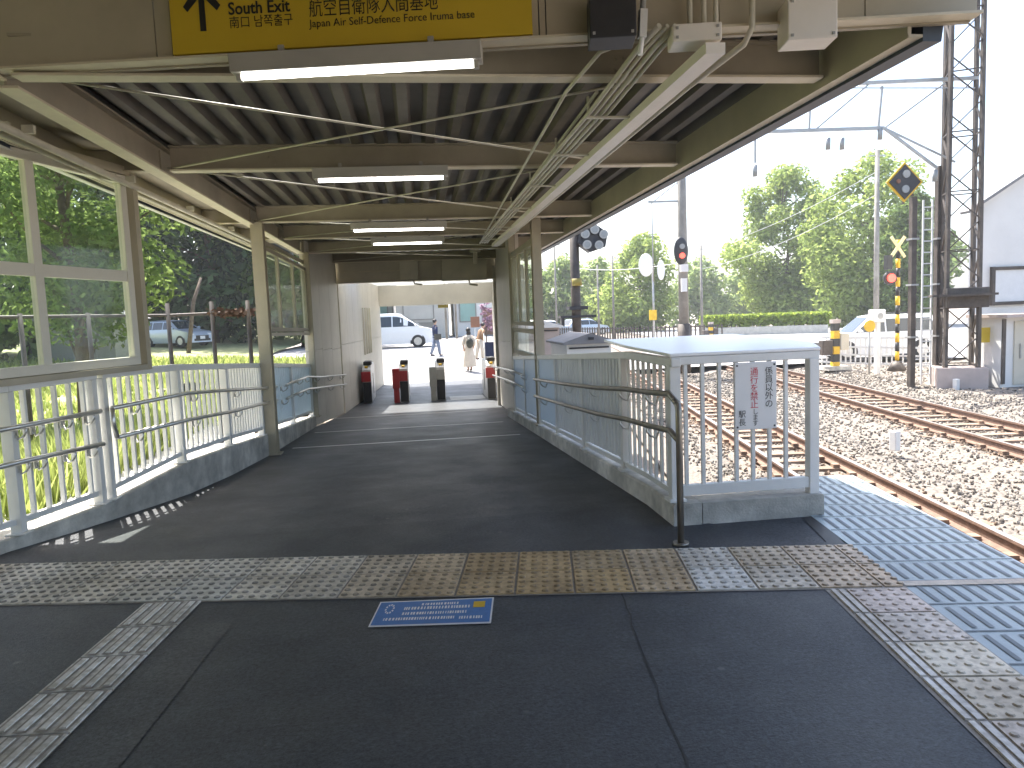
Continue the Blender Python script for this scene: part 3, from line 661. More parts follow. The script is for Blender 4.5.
# thin conduits left of the tray
for i, (xa, ya, xb, yb, lab) in enumerate(((566, 92, 480, 243, 'thin grey conduit running the length of the ceiling to a small fitting over the gates'), (597, 92, 520, 195, 'short thin conduit on the deck, between the long one and the cable tray'))):
    mb = MB(); r1 = ray(xa, ya); r2 = ray(xb, yb); p1 = CAM + r1 * ((2.76 - EYE) / r1.z); p2 = CAM + r2 * ((2.76 - EYE) / r2.z)
    pts = [p1, p2] if i else [onV(611, 48, 3.95), onV(600, 52, 3.95), p1, p2]
    mb.tube(pts, .011, 8); tag(mb.build('conduit', 'conduit', off=p1), lab, 'conduit')
# pipes along the left eave beam
for i, (xo, zo, rr, lab) in enumerate(((-2.30, 2.68, .026, 'thick pale pipe along the left eave beam, the inner of two'), (-2.44, 2.70, .017, 'thin pale pipe along the left eave beam, the outer of two'))):
    mb = MB(); mb.tube([(xo - .05, 4.32, zo), (xo, 13.95, zo)], rr, 8)
    for y in (4.9, 6.5, 8.1, 9.8, 11.8): mb.box((xo, y, zo + .03), (.07, .03, .05))
    tag(mb.build('eave_pipe', 'conduit', off=(xo, 4, zo)), lab, 'pipe')
# ---- header over the ramp end and the gate hall
hd = thing('ceiling_header', 'grey cream header beam across the ramp before the ticket gates', 'header', (0, 17, 2.3))
mb = MB(); mb.box((.05, 17.08, 2.68), (3.74, .06, .62)); mb.build('web', 'header_cream', hd)
mb = MB(); mb.box((.05, 17.0, 2.352), (3.72, .22, .02)); mb.box((-.75, 17.02, 2.60), (1.9, .04, .025)); mb.box((.05, 17.0, 2.985), (3.72, .2, .02)); mb.build('flange', 'beam_edge', hd)
for a, lab in (((442, 254, 486, 281), 'grey box on the header, the largest, with pipes below it'), ((400, 258, 417, 280), 'small grey box on the header, left of the large box')):
    p, q = onY(a[0], a[3], 16.9), onY(a[2], a[1], 16.9)
    t = thing('equipment_box', lab, 'equipment box', (p.x, 16.9, p.z), 'boxes on the header'); mb = MB(); mb.box(((p.x + q.x) / 2, 16.96, (p.z + q.z) / 2), (q.x - p.x, .18, q.z - p.z)); mb.build('box_body', 'header_cream', t, bevel=.008)
    mb = MB(); mb.tube([((p.x + q.x) / 2 + .1, 16.9, p.z), ((p.x + q.x) / 2 + .12, 16.88, p.z - .1), ((p.x + q.x) / 2 + .3, 16.88, p.z - .12)], .02, 6); mb.build('pipe', 'conduit', t)
p = onY(475, 250, 16.4); t = thing('ceiling_speaker', 'small grey fitting hanging from the ceiling above the large header box', 'fitting', p)
mb = MB(); mb.box(p + Vector((0, 0, .05)), (.22, .2, .2)); mb.build('housing', 'header_cream', t, bevel=.01); mb = MB(); mb.cyl(p + Vector((0, 0, -.02)), p + Vector((0, 0, -.3)), .05, 10); mb.build('stem', 'header_cream', t)
gh = thing('gate_hall', 'low cream ticket hall with the open exit to the sunny street', 'station building', (.4, 20, -.64))
mb = MB()
for y0, y1 in ((17.15, 18.2), (19.9, 24.3)): mb.box((.4, (y0 + y1) / 2, 2.62), (4.6, y1 - y0, .012))
mb.build('ceiling', 'polycarbonate', gh)
mb = MB(); mb.box((.64, 24.2, 2.26), (3.72, .12, .66)); mb.build('exit_fascia', 'wall_panel', gh)
mb = MB(); p, q = onY(438, 308, 24.1), onY(448, 304.5, 24.1); mb.box(((p.x + q.x) / 2, 24.1, (p.z + q.z) / 2), (q.x - p.x, .04, abs(q.z - p.z))); mb.build('height_plate', 'olive_plate', gh)
def wall_panels(name, label, pts, zb, zt, thick, seam_h, m, parts=None):
    t = thing(name, label, 'wall', (pts[0][0], pts[0][1], zb(pts[0][1])))
    for (xa, ya), (xb, yb) in zip(pts, pts[1:]):
        A, B = Vector((xa, ya, 0)), Vector((xb, yb, 0)); d = (B - A); L = d.length; d.normalize(); n = Vector((-d.y, d.x, 0)) * thick
        k = max(1, round(L / .9)); mb = MB()
        for i in range(k):
            a, b = A + d * (L * i / k + .004), A + d * (L * (i + 1) / k - .004)
            sh = seam_h + (zb(a.y) - zb(pts[0][1])) * .6
            for z0a, z0b, z1a, z1b in ((zb(a.y), zb(b.y), sh - .004, sh - .004), (sh + .004, sh + .004, zt, zt)):
                mb.hexa([(a.x, a.y, z0a), (b.x, b.y, z0b), (b.x + n.x, b.y + n.y, z0b), (a.x + n.x, a.y + n.y, z0a), (a.x, a.y, z1a), (b.x, b.y, z1b), (b.x + n.x, b.y + n.y, z1b), (a.x + n.x, a.y + n.y, z1a)])
        mb.build('panel', m, t, bevel=.004)
        mb = MB(); a, b = A + n * .5, B + n * .5; mb.hexa([(a.x - n.x * .3, a.y - n.y * .3, zb(a.y)), (b.x - n.x * .3, b.y - n.y * .3, zb(b.y)), (b.x, b.y, zb(b.y)), (a.x, a.y, zb(a.y)), (a.x - n.x * .3, a.y - n.y * .3, zt), (b.x - n.x * .3, b.y - n.y * .3, zt), (b.x, b.y, zt), (a.x, a.y, zt)]); mb.build('backing', 'cream_dark', t)
    return t
wl = wall_panels('panel_wall', 'pale panelled wall on the left before the ticket gates', [(-2.0, 14.02), (-1.78, 17.0)], lambda y: floor_z(y) + .02, 3.0, .12, .95, 'wall_panel')
wl2 = wall_panels('panel_wall', 'pale panelled wall behind the leftmost ticket gate, inside the hall', [(-1.76, 17.05), (-1.2, 24.3)], lambda y: floor_z(y), 2.6, .12, .95, 'wall_panel')
for k in range(4):
    p = onX(369 + k * 3.6, 328, -1.42); y = 20.4 + k * .42; x = lerp(-1.76, -1.2, (y - 17.05) / 7.25) + .02
    mb = MB(); mb.bar((x, y, .55), (x, y, 1.85), .05, .03); mb.build('rib', 'header_cream', wl2)
wr = wall_panels('panel_wall', 'pale panelled wall on the right at the foot of the ramp', [(1.86, 17.0), (1.74, 13.05)], lambda y: floor_z(y) + .02, 3.0, .12, .9, 'wall_panel')
wr2 = wall_panels('panel_wall', 'cream wall on the right side of the ticket hall, past the last gate', [(2.5, 24.3), (2.5, 17.2)], lambda y: floor_z(y), 2.6, .12, .9, 'wall_panel')
mb = MB(); mb.box((2.16, 17.06, 1.0), (.72, .08, 3.3)); mb.build('return_panel', 'wall_panel', wr)

# ================================================================== LEFT RAILING, WINDOWS, HANDRAILS
FL = [(4.2, -3.17), (5.32, -2.81), (6.1, -2.56), (7.13, -2.28), (8.21, -2.15), (9.95, -2.10), (14.0, -2.06)]
KZ = [(4.2, .09), (5.32, .09), (6.1, .10), (7.13, .2), (8.21, .157), (9.95, .015), (14.0, -.28)]
TZ = [(4.2, 1.13), (5.32, 1.137), (6.1, 1.15), (7.13, 1.133), (8.21, 1.067), (9.95, .968), (14, .71)]
def fl(y, off=0): return Vector((interp(FL, y) + off, y, 0))
def railing(label, y_nodes, name='railing', pick=.125, panel=False, posts=None, pw=.03):
    t = thing(name, label, 'railing', fl(y_nodes[0]) + Vector((0, 0, interp(KZ, y_nodes[0]))), 'white railings on the left of the ramp')
    P = lambda y, z: fl(y) + Vector((0, 0, z))
    mb = MB(); mb2 = MB()
    for a, b in zip(y_nodes, y_nodes[1:]):
        mb.bar(P(a, interp(TZ, a) - .03), P(b, interp(TZ, b) - .03), .06, .06)
        mb2.bar(P(a, interp(KZ, a) + .09), P(b, interp(KZ, b) + .09), .04, .04)
    mb.build('top_rail', 'white_paint', t, bevel=.006); mb2.build('bottom_rail', 'white_paint', t)
    for y in posts or y_nodes:
        mb = MB(); mb.bar(P(y, interp(KZ, y)), P(y, interp(TZ, y) - .06), .075, .075, up=(0, 1, 0)); mb.box(P(y, interp(KZ, y) + .006), (.13, .13, .012)); mb.build('post', 'white_paint', t, bevel=.004)
    y = y_nodes[0]; L = 0; s = 0
    if panel:
        for a, b in zip(y_nodes, y_nodes[1:]):
            mb = MB(); n = 12
            for i in range(n):
                ya, yb = lerp(a, b, i / n), lerp(a, b, (i + .86) / n); o = Vector((-.012, 0, 0))
                mb.hexa([P(ya, interp(KZ, ya) + .1), P(yb, interp(KZ, yb) + .1), P(yb, interp(KZ, yb) + .1) + o, P(ya, interp(KZ, ya) + .1) + o, P(ya, interp(TZ, ya) - .05), P(yb, interp(TZ, yb) - .05), P(yb, interp(TZ, yb) - .05) + o, P(ya, interp(TZ, ya) - .05) + o])
            mb.mi = 0; mb.prism([P(a, interp(KZ, a) + .1) + Vector((-.03, 0, 0)), P(b, interp(KZ, b) + .1) + Vector((-.03, 0, 0)), P(b, interp(TZ, b) - .05) + Vector((-.03, 0, 0)), P(a, interp(TZ, a) - .05) + Vector((-.03, 0, 0))], (-.006, 0, 0))
            mb.build('panel', 'blue_panel', t)
        return t
    for a, b in zip(y_nodes, y_nodes[1:]):
        A, B = P(a, 0), P(b, 0); L = (B - A).length; n = max(2, round(L / pick))
        for i in range(1, n):
            y = lerp(a, b, i / n)
            if posts and min(abs(y - q) for q in posts) < .05: continue
            mb = MB(); mb.bar(P(y, interp(KZ, y) + .1), P(y, interp(TZ, y) - .05), pw, pw, up=(0, 1, 0)); mb.build('picket', 'white_paint', t)
    return t
railing('white picket railing at the far left, below the window frame', [4.2, 4.76, 5.32, 6.1], posts=[4.2, 5.32, 6.05], pick=.14)
railing('long white picket railing running down the left of the ramp to the column', [6.16, 7.13, 8.21, 9.82], pick=.115, posts=[6.16, 7.13, 8.3, 9.8])
railing('white railing closed by pale blue sheeting, behind the left column', [10.0, 12.0, 13.95], panel=True)
def window_thing(name, label, p0, p1, z0, z1, cols, rows, fm, gm, fw=.07, mw=.05, group=None, drop=0., mid=None, depth=.06):
    p0, p1 = Vector((*p0, 0)), Vector((*p1, 0)); d = p1 - p0
    t = thing(name, label, 'window', p0 + Vector((0, 0, z0)), group)
    def Q(s, z): return p0 + d * s + Vector((0, 0, z + drop * s))
    mb = MB(); Z = Vector((0, 0, 1))
    mb.bar(Q(0, z0 + fw / 2), Q(1, z0 + fw / 2), depth, fw); mb.bar(Q(0, z1 - fw / 2), Q(1, z1 - fw / 2), depth, fw)
    n = d.normalized()
    for s in (0, 1): q = Q(s, 0) + n * (fw / 2) * (1 - 2 * s); mb.bar(q + Z * (z0 + fw), q + Z * (z1 - fw), fw, depth, up=n.cross(Z))
    mb.build('frame', fm, t, bevel=.004)
    for i in range(1, cols):
        q = Q(i / cols, 0); mb = MB(); mb.bar(q + Z * (z0 + fw), q + Z * (z1 - fw), mw, depth * .8, up=n.cross(Z)); mb.build('mullion', fm, t)
    zr = [z0 + fw] + ([mid] if mid else []) + [z1 - fw]
    if mid: mb = MB(); mb.bar(Q(.02, mid), Q(.98, mid), depth * .7, mw * 1.2); mb.build('transom', fm, t)
    L = d.length
    for i in range(cols):
        for a, b in zip(zr, zr[1:]):
            s0, s1 = i / cols + .01, (i + 1) / cols - .01; mb = MB(); nn = n.cross(Z) * .004
            mb.prism([Q(s0, a), Q(s1, a), Q(s1, b), Q(s0, b)], nn); mb.build('pane', gm, t)
    return t
wa, wb = Vector((-3.30, 3.8, 0)), Vector((-2.405, 6.61, 0))
window_thing('windbreak_window', 'large four-pane cream window on the railing at the far left', (wa.x, wa.y), (wb.x, wb.y), 1.17, 2.76, 3, 1, 'window_white', 'pane', .07, .075, mid=1.92)
lw = bpy.data.objects['windbreak_window']
mb = MB(); mb.bar((-2.38, 6.68, 1.12), (-2.38, 6.68, 2.80), .09, .10, up=(0, 1, 0)); mb.build('jamb', 'cream', lw)
mb = MB(); mb.bar((-3.28, 3.8, 1.145), (-2.39, 6.64, 1.145), .12, .045); mb.build('sill', 'cream', lw)
mb = MB(); mb.bar((-3.30, 3.8, 2.80), (-2.40, 6.64, 2.80), .10, .07); mb.build('head', 'cream', lw)
window_thing('windbreak_window', 'three-pane window between the left column and the panelled wall', (-2.06, 10.1), (-2.04, 13.95), 1.38, 2.56, 3, 1, 'cream_dark', 'frosted', .06, .06, drop=-.06)
window_thing('windbreak_window', 'three-pane window between the right column and the panelled wall', (1.72, 10.42), (1.72, 12.95), 1.30, 2.53, 3, 1, 'cream_dark', 'frosted', .06, .06)
window_thing('viewing_window', 'low dark-framed pane under the right three-pane window', (1.72, 10.42), (1.72, 12.95), .80, 1.25, 1, 1, 'cream_dark', 'pane', .07, .05)
mb = MB(); mb.bar((-2.06, 10.1, 1.34), (-2.04, 13.95, 1.28), .08, .05); tag(mb.build('window_sill', 'cream', off=(-2.06, 10.1, 1.34)), 'slim cream sill under the left three-pane window', 'sill')
# handrails
def hook(mb, p, out, r=.011):
    o = Vector(out); mb.tube([p + Vector((0, 0, -.015)), p + Vector((0, 0, -.045)), p + o * .3 + Vector((0, 0, -.06)), p + o * .75 + Vector((0, 0, -.055)), p + Vector((o.x, o.y, -.045))], r * .8, 8)
def handrail(label, rails, m, brackets, out, ends=None, r=.019, group=None):
    t = thing('handrail', label, 'handrail', rails[0][0], group)
    for k, pts in enumerate(rails):
        mb = MB(); mb.tube(pts, r, 10); mb.build('rail', m, t)
        for s in brackets:
            q = s * (len(pts) - 1); i = min(int(q), len(pts) - 2); p = Vector(pts[i]).lerp(Vector(pts[i + 1]), q - i)
            mb = MB(); hook(mb, p, out(p)); mb.box(p + Vector(out(p)), (.012, .06, .06)); mb.build('bracket', m, t)
    return t
HO = .10
def LH(y, z): return fl(y, HO) + Vector((0, 0, z))
handrail('short double handrail at the far left below the window frame', [[LH(4.3, .84), LH(5.3, .84), LH(6.0, .845)], [LH(4.3, .60), LH(5.3, .60), LH(6.0, .585)]], 'steel_rail', [.2, .52, .62, .8, .95], lambda p: (-HO + .03, 0, -.05), group='double handrails')
up = [LH(6.12, .85), LH(7.13, .855), LH(8.2, .775), LH(9.9, .64), LH(10.4, .61)]; lo = [LH(6.15, .61), LH(7.13, .605), LH(8.2, .54), LH(9.9, .45), LH(10.4, .42)]
h = handrail('long double handrail along the left railing down to the column', [up, lo], 'steel_rail', [.08, .3, .55, .78, .98], lambda p: (-HO + .03, 0, -.05), group='double handrails')
mb = MB(); mb.tube([up[0], (up[0] + lo[0]) / 2 + Vector((0, -.03, 0)), lo[0]], .019, 8); mb.build('end_loop', 'steel_rail', h)
def WLx(y): return lerp(-2.0, -1.78, (y - 14.0) / 3.0) if y > 14 else -2.0
def WP(y, z, o=.1): return Vector((WLx(y) + o, y, z))
handrail('double handrail on the left panelled wall before the gates', [[WP(10.6, .60), WP(12.0, .58), WP(12.6, .57), WP(14.3, .43), WP(16.9, .27)], [WP(10.6, .41), WP(12.0, .38), WP(12.6, .36), WP(14.3, .23), WP(16.9, .05)]], 'steel_rail', [.02, .3, .55, .7, .85, .98], lambda p: (-.09, 0, -.05), group='double handrails')

# ================================================================== RIGHT RAILING AND HANDRAILS
RX = 1.70
def rt(y): return 1.135 if y < 5.75 else 1.135 - .0555 * (y - 5.75)
def rk(y): return floor_z(y) + .15
rg = thing('railing', 'white railing on the right of the ramp, bars at the near end then ribbed sheeting', 'railing', (RX, 4.7, .15), 'white railings on the right of the ramp')
mb = MB(); mb.bar((RX, 4.66, rt(4.7) - .03), (RX, 5.75, rt(5.75) - .03), .07, .06); mb.bar((RX, 5.75, rt(5.75) - .03), (RX, 12.95, rt(12.95) - .03), .07, .06); mb.build('top_rail', 'white_paint', rg, bevel=.008)
mb = MB(); mb.bar((RX, 4.70, rk(4.7) + .06), (RX, 5.3, rk(5.3) + .06), .04, .04); mb.bar((RX, 5.3, rk(5.3) + .06), (RX, 12.95, rk(12.95) + .06), .04, .04); mb.build('bottom_rail', 'white_paint', rg)
for y in (4.72, 5.92, 7.4, 8.9, 10.2, 11.6, 12.9):
    mb = MB(); mb.bar((RX, y, rk(y) - (.15 if y > 4.8 else .0)), (RX, y, rt(y) - .05), .075, .075, up=(0, 1, 0)); mb.box((RX, y, rk(y) + .01), (.12, .12, .02)); mb.build('post', 'white_paint', rg, bevel=.004)
for i in range(1, 9):
    y = 4.72 + i * .133; mb = MB(); mb.bar((RX, y, rk(y) + .07), (RX, y, rt(y) - .05), .022, .022, up=(0, 1, 0)); mb.build('bar', 'white_paint', rg)
for a, b in ((5.95, 7.37), (7.43, 8.87), (8.93, 10.17), (10.23, 11.57), (11.63, 12.88)):
    mb = MB(); n = 13 if a < 8 else 4
    for i in range(n):
        ya, yb = lerp(a, b, i / n), lerp(a, b, (i + (.34 if a < 8 else .985)) / n)
        mb.mi = 0 if a < 8 else 1
        mb.hexa([(RX - .02, ya, rk(ya) + .1), (RX + .0, ya, rk(ya) + .1), (RX + .0, yb, rk(yb) + .1), (RX - .02, yb, rk(yb) + .1), (RX - .02, ya, rt(ya) - .06), (RX, ya, rt(ya) - .06), (RX, yb, rt(yb) - .06), (RX - .02, yb, rt(yb) - .06)])
    mb.mi = 1; mb.hexa([(RX + .004, a, rk(a) + .09), (RX + .012, a, rk(a) + .09), (RX + .012, b, rk(b) + .09), (RX + .004, b, rk(b) + .09), (RX + .004, a, rt(a) - .06), (RX + .012, a, rt(a) - .06), (RX + .012, b, rt(b) - .06), (RX + .004, b, rt(b) - .06)])
    mb.build('panel', ['white_paint', 'blue_panel'], rg)
FY = 4.70
rf = thing('railing', 'short white barred railing closing the platform end, carrying the notice board', 'railing', (2.2, FY, .145), 'white railings on the right of the ramp')
mb = MB(); mb.bar((1.67, FY, 1.115), (2.735, FY, 1.115), .05, .055); mb.build('top_rail', 'white_paint', rf, bevel=.006)
mb = MB(); mb.bar((1.72, FY, .225), (2.70, FY, .225), .05, .075); mb.build('bottom_rail', 'white_paint', rf, bevel=.004)
mb = MB(); mb.bar((2.69, FY, .0), (2.69, FY, 1.09), .07, .07, up=(0, 1, 0)); mb.build('post', 'white_paint', rf, bevel=.004)
for x in (1.775, 1.895, 2.015, 2.135, 2.255, 2.375, 2.495, 2.60):
    if x > 2.56: continue
    mb = MB(); mb.bar((x, FY, .25), (x, FY, 1.095), .024, .024, up=(0, 1, 0)); mb.build('bar', 'white_paint', rf)
tb = MB(); tb.prism([(1.66, FY - .03, 1.145), (2.735, FY - .03, 1.145), (3.00, 5.25, 1.155), (3.06, 6.8, 1.18), (1.75, 6.75, 1.18), (1.66, 5.75, 1.164)], (0, 0, .022))
tag(tb.build('cover_board', 'white_gloss', off=(2.3, 5.5, 1.145), bevel=.006), 'flat glossy white board lying over the railed-off corner beside the ramp', 'cover board')
# notice board
nb = thing('notice_board', 'white notice board with black and red vertical characters on the short railing', 'notice', (2.26, FY - .045, .62))
mb = MB(); mb.prism([(2.105, FY - .05, .625), (2.405, FY - .05, .625), (2.405, FY - .05, 1.085), (2.105, FY - .05, 1.085)], (0, .012, 0)); mb.build('board', 'sign_white', nb, bevel=.004)
def column_text(s, x, z, size, m, step):
    for i, ch in enumerate(s): text(ch, size, (x, FY - .0505, z - i * step), (1, 0, 0), (0, 0, 1), m, nb, align='CENTER', lift=.002)
column_text('係員以外の', 2.348, 1.0, .060, 'sign_black', .056)
column_text('通行を禁止', 2.243, 1.0, .060, 'sign_red', .056)
column_text('します', 2.250, .731, .044, 'sign_black', .039)
column_text('駅長', 2.155, .715, .054, 'sign_black', .056)
mb = MB()
for x in (2.122, 2.388):
    for z in (.645, 1.065): mb.cyl((x, FY - .053, z), (x, FY - .045, z), .007, 8)
mb.build('bolt', 'dark_plastic', nb)
# right handrail
RP = [(4.236, .885), (4.40, .93), (4.8, .90), (5.4, .865), (6.3, .79), (7.7, .70), (9.9, .575)]
def hx(y): return 1.555 + .012 * (y - 4.2) if y < 5 else 1.565
ur = [Vector((1.556, 4.236, 0.02)), Vector((1.556, 4.236, .84)), Vector((1.556, 4.26, .885))] + [Vector((hx(y), y, z)) for y, z in RP[1:]]
lr = [Vector((1.556, 4.236, .655))] + [Vector((hx(y), y, z - .235)) for y, z in RP[1:]]
h = thing('handrail', 'bronze double handrail with a tall end post on the right of the ramp', 'handrail', (1.556, 4.236, 0), 'double handrails')
mb = MB(); mb.tube([ur[0], ur[1], ur[1] + Vector((0, .012, .035)), ur[2] + Vector((0, .03, .01))], .021, 12); mb.cyl(ur[0] - Vector((0, 0, .018)), ur[0], .05, 14); mb.build('end_post', 'bronze_rail', h)
for pts in (ur[2:], lr):
    mb = MB(); mb.tube(pts, .02, 12); mb.build('rail', 'bronze_rail', h)
    for y in (4.9, 5.6, 6.6, 7.8, 9.4):
        z = interp([(p.y, p.z) for p in pts], y); mb = MB(); hook(mb, Vector((hx(y), y, z)), (RX - .045 - hx(y), 0, -.06), .011); mb.build('bracket', 'steel_rail', h)
u2 = [Vector((1.6, 11.2, .53)), Vector((1.6, 12.6, .50)), Vector((1.62, 13.6, .46)), Vector((1.66, 16.6, .32))]; l2 = [p - Vector((0, 0, .2)) for p in u2]
handrail('double handrail on the right panelled wall, nearest the gates', [u2, l2], 'steel_rail', [.05, .4, .7, .97], lambda p: (.1, 0, -.05), group='double handrails')
# blue sticker on the floor
fs = thing('floor_sign', 'blue white-edged notice stuck to the asphalt floor', 'floor sign', (0, 3.53, .004))
q = [Vector((-.309, 3.416, 0)), Vector((.275, 3.333, 0)), Vector((.323, 3.65, 0)), Vector((-.265, 3.72, 0))]
def FS(s, t, z): return q[0].lerp(q[1], s).lerp(q[3].lerp(q[2], s), t) + Vector((0, 0, z))
mb = MB(); mb.poly([FS(0, 0, .004), FS(1, 0, .004), FS(1, 1, .004), FS(0, 1, .004)]); mb.build('border', 'sign_white', fs)
mb = MB(); mb.poly([FS(.014, .05, .0055), FS(.986, .05, .0055), FS(.986, .95, .0055), FS(.014, .95, .0055)]); mb.build('blue_field', 'sign_blue', fs)
mb = MB(); rr = random.Random(2)
for t0, s0, s1, h_ in ((.76, .38, .70, .09), (.60, .24, .80, .11), (.40, .24, .78, .10), (.20, .10, .68, .10), (.18, .73, .92, .10)):
    s = s0
    while s < s1:
        wd = rr.uniform(.008, .018); mb.poly([FS(s, t0, .007), FS(s + wd, t0, .007), FS(s + wd, t0 + h_, .007), FS(s, t0 + h_, .007)]); s += wd + rr.uniform(.006, .014)
for k in range(10):
    a = k / 10 * 6.283; b = (k + .6) / 10 * 6.283; c = (.115, .66)
    mb.poly([FS(c[0] + .04 * math.cos(a), c[1] + .2 * math.sin(a), .007), FS(c[0] + .04 * math.cos(b), c[1] + .2 * math.sin(b), .007), FS(c[0] + .025 * math.cos(b), c[1] + .13 * math.sin(b), .007), FS(c[0] + .025 * math.cos(a), c[1] + .13 * math.sin(a), .007)])
mb.build('print', 'sign_white', fs)
mb = MB(); mb.poly([FS(.83, .6, .007), FS(.93, .6, .007), FS(.93, .84, .007), FS(.83, .84, .007)]); mb.build('pictogram', 'yellow_paint', fs)
# ================================================================== TICKET GATES
def ticket_gate(x, y, label, red, screen):
    t = thing('ticket_gate', label, 'ticket gate', (x, y, -.64), 'automatic ticket gates')
    Z = -.64
    mb = MB(); mb.prism([(x - .11, y, Z), (x - .11, y + 1.5, Z), (x - .11, y + 1.5, Z + .92), (x - .11, y + 1.35, Z + .98), (x - .11, y + .2, Z + .98), (x - .11, y, Z + .86)], (.22, 0, 0)); mb.build('gate_body', 'gate_body', t, bevel=.02)
    mb = MB(); mb.box((x, y - .012, Z + .28), (.2, .02, .52)); mb.build('kick_plate', 'dark_plastic', t)
    mb = MB(); mb.box((x - .02, y - .02, Z + .68), (.24, .035, .26)); mb.build('front_panel', 'red_panel' if red else 'grey_plastic', t, bevel=.008)
    mb = MB(); mb.box((x + .02, y + .35, Z + 1.02), (.20, .5, .10)); mb.build('card_reader', 'dark_plastic', t, bevel=.02)
    if screen: mb = MB(); mb.box((x - .20, y + .1, Z + .62), (.18, .3, .5)); mb.box((x - .20, y + .1, Z + .2), (.14, .26, .4)); mb.build('side_unit', 'red_panel' if red else 'grey_plastic', t, bevel=.01)
    mb = MB(); mb.box((x, y + .75, Z + .45), (.235, .12, .55)); mb.build('flap', 'dark_plastic', t, bevel=.01)
    mb = MB(); mb.cyl((x - .04, y - .025, Z + .93), (x + .04, y - .025, Z + .93), .03, 10); mb.build('indicator', 'yellow_paint', t)
ticket_gate(-1.37, 19.0, 'leftmost ticket gate, red-fronted, standing against the panelled wall', True, False)
ticket_gate(-.42, 18.7, 'red-fronted ticket gate standing free, second from the left wall', True, True)
ticket_gate(.52, 18.7, 'grey-fronted ticket gate standing free in the middle of the exit', False, True)
ticket_gate(1.80, 18.4, 'rightmost ticket gate, partly hidden by the end of the right wall', True, False)
mb = MB()
for i in range(3): mb.poly([(.75 + i * .001, 18.6 + i * .3, -.634), (1.65, 18.6 + i * .3, -.634), (1.65, 18.85 + i * .3, -.634), (.75, 18.85 + i * .3, -.634)])
structure(mb, 'floor_grating', 'grey_plastic')

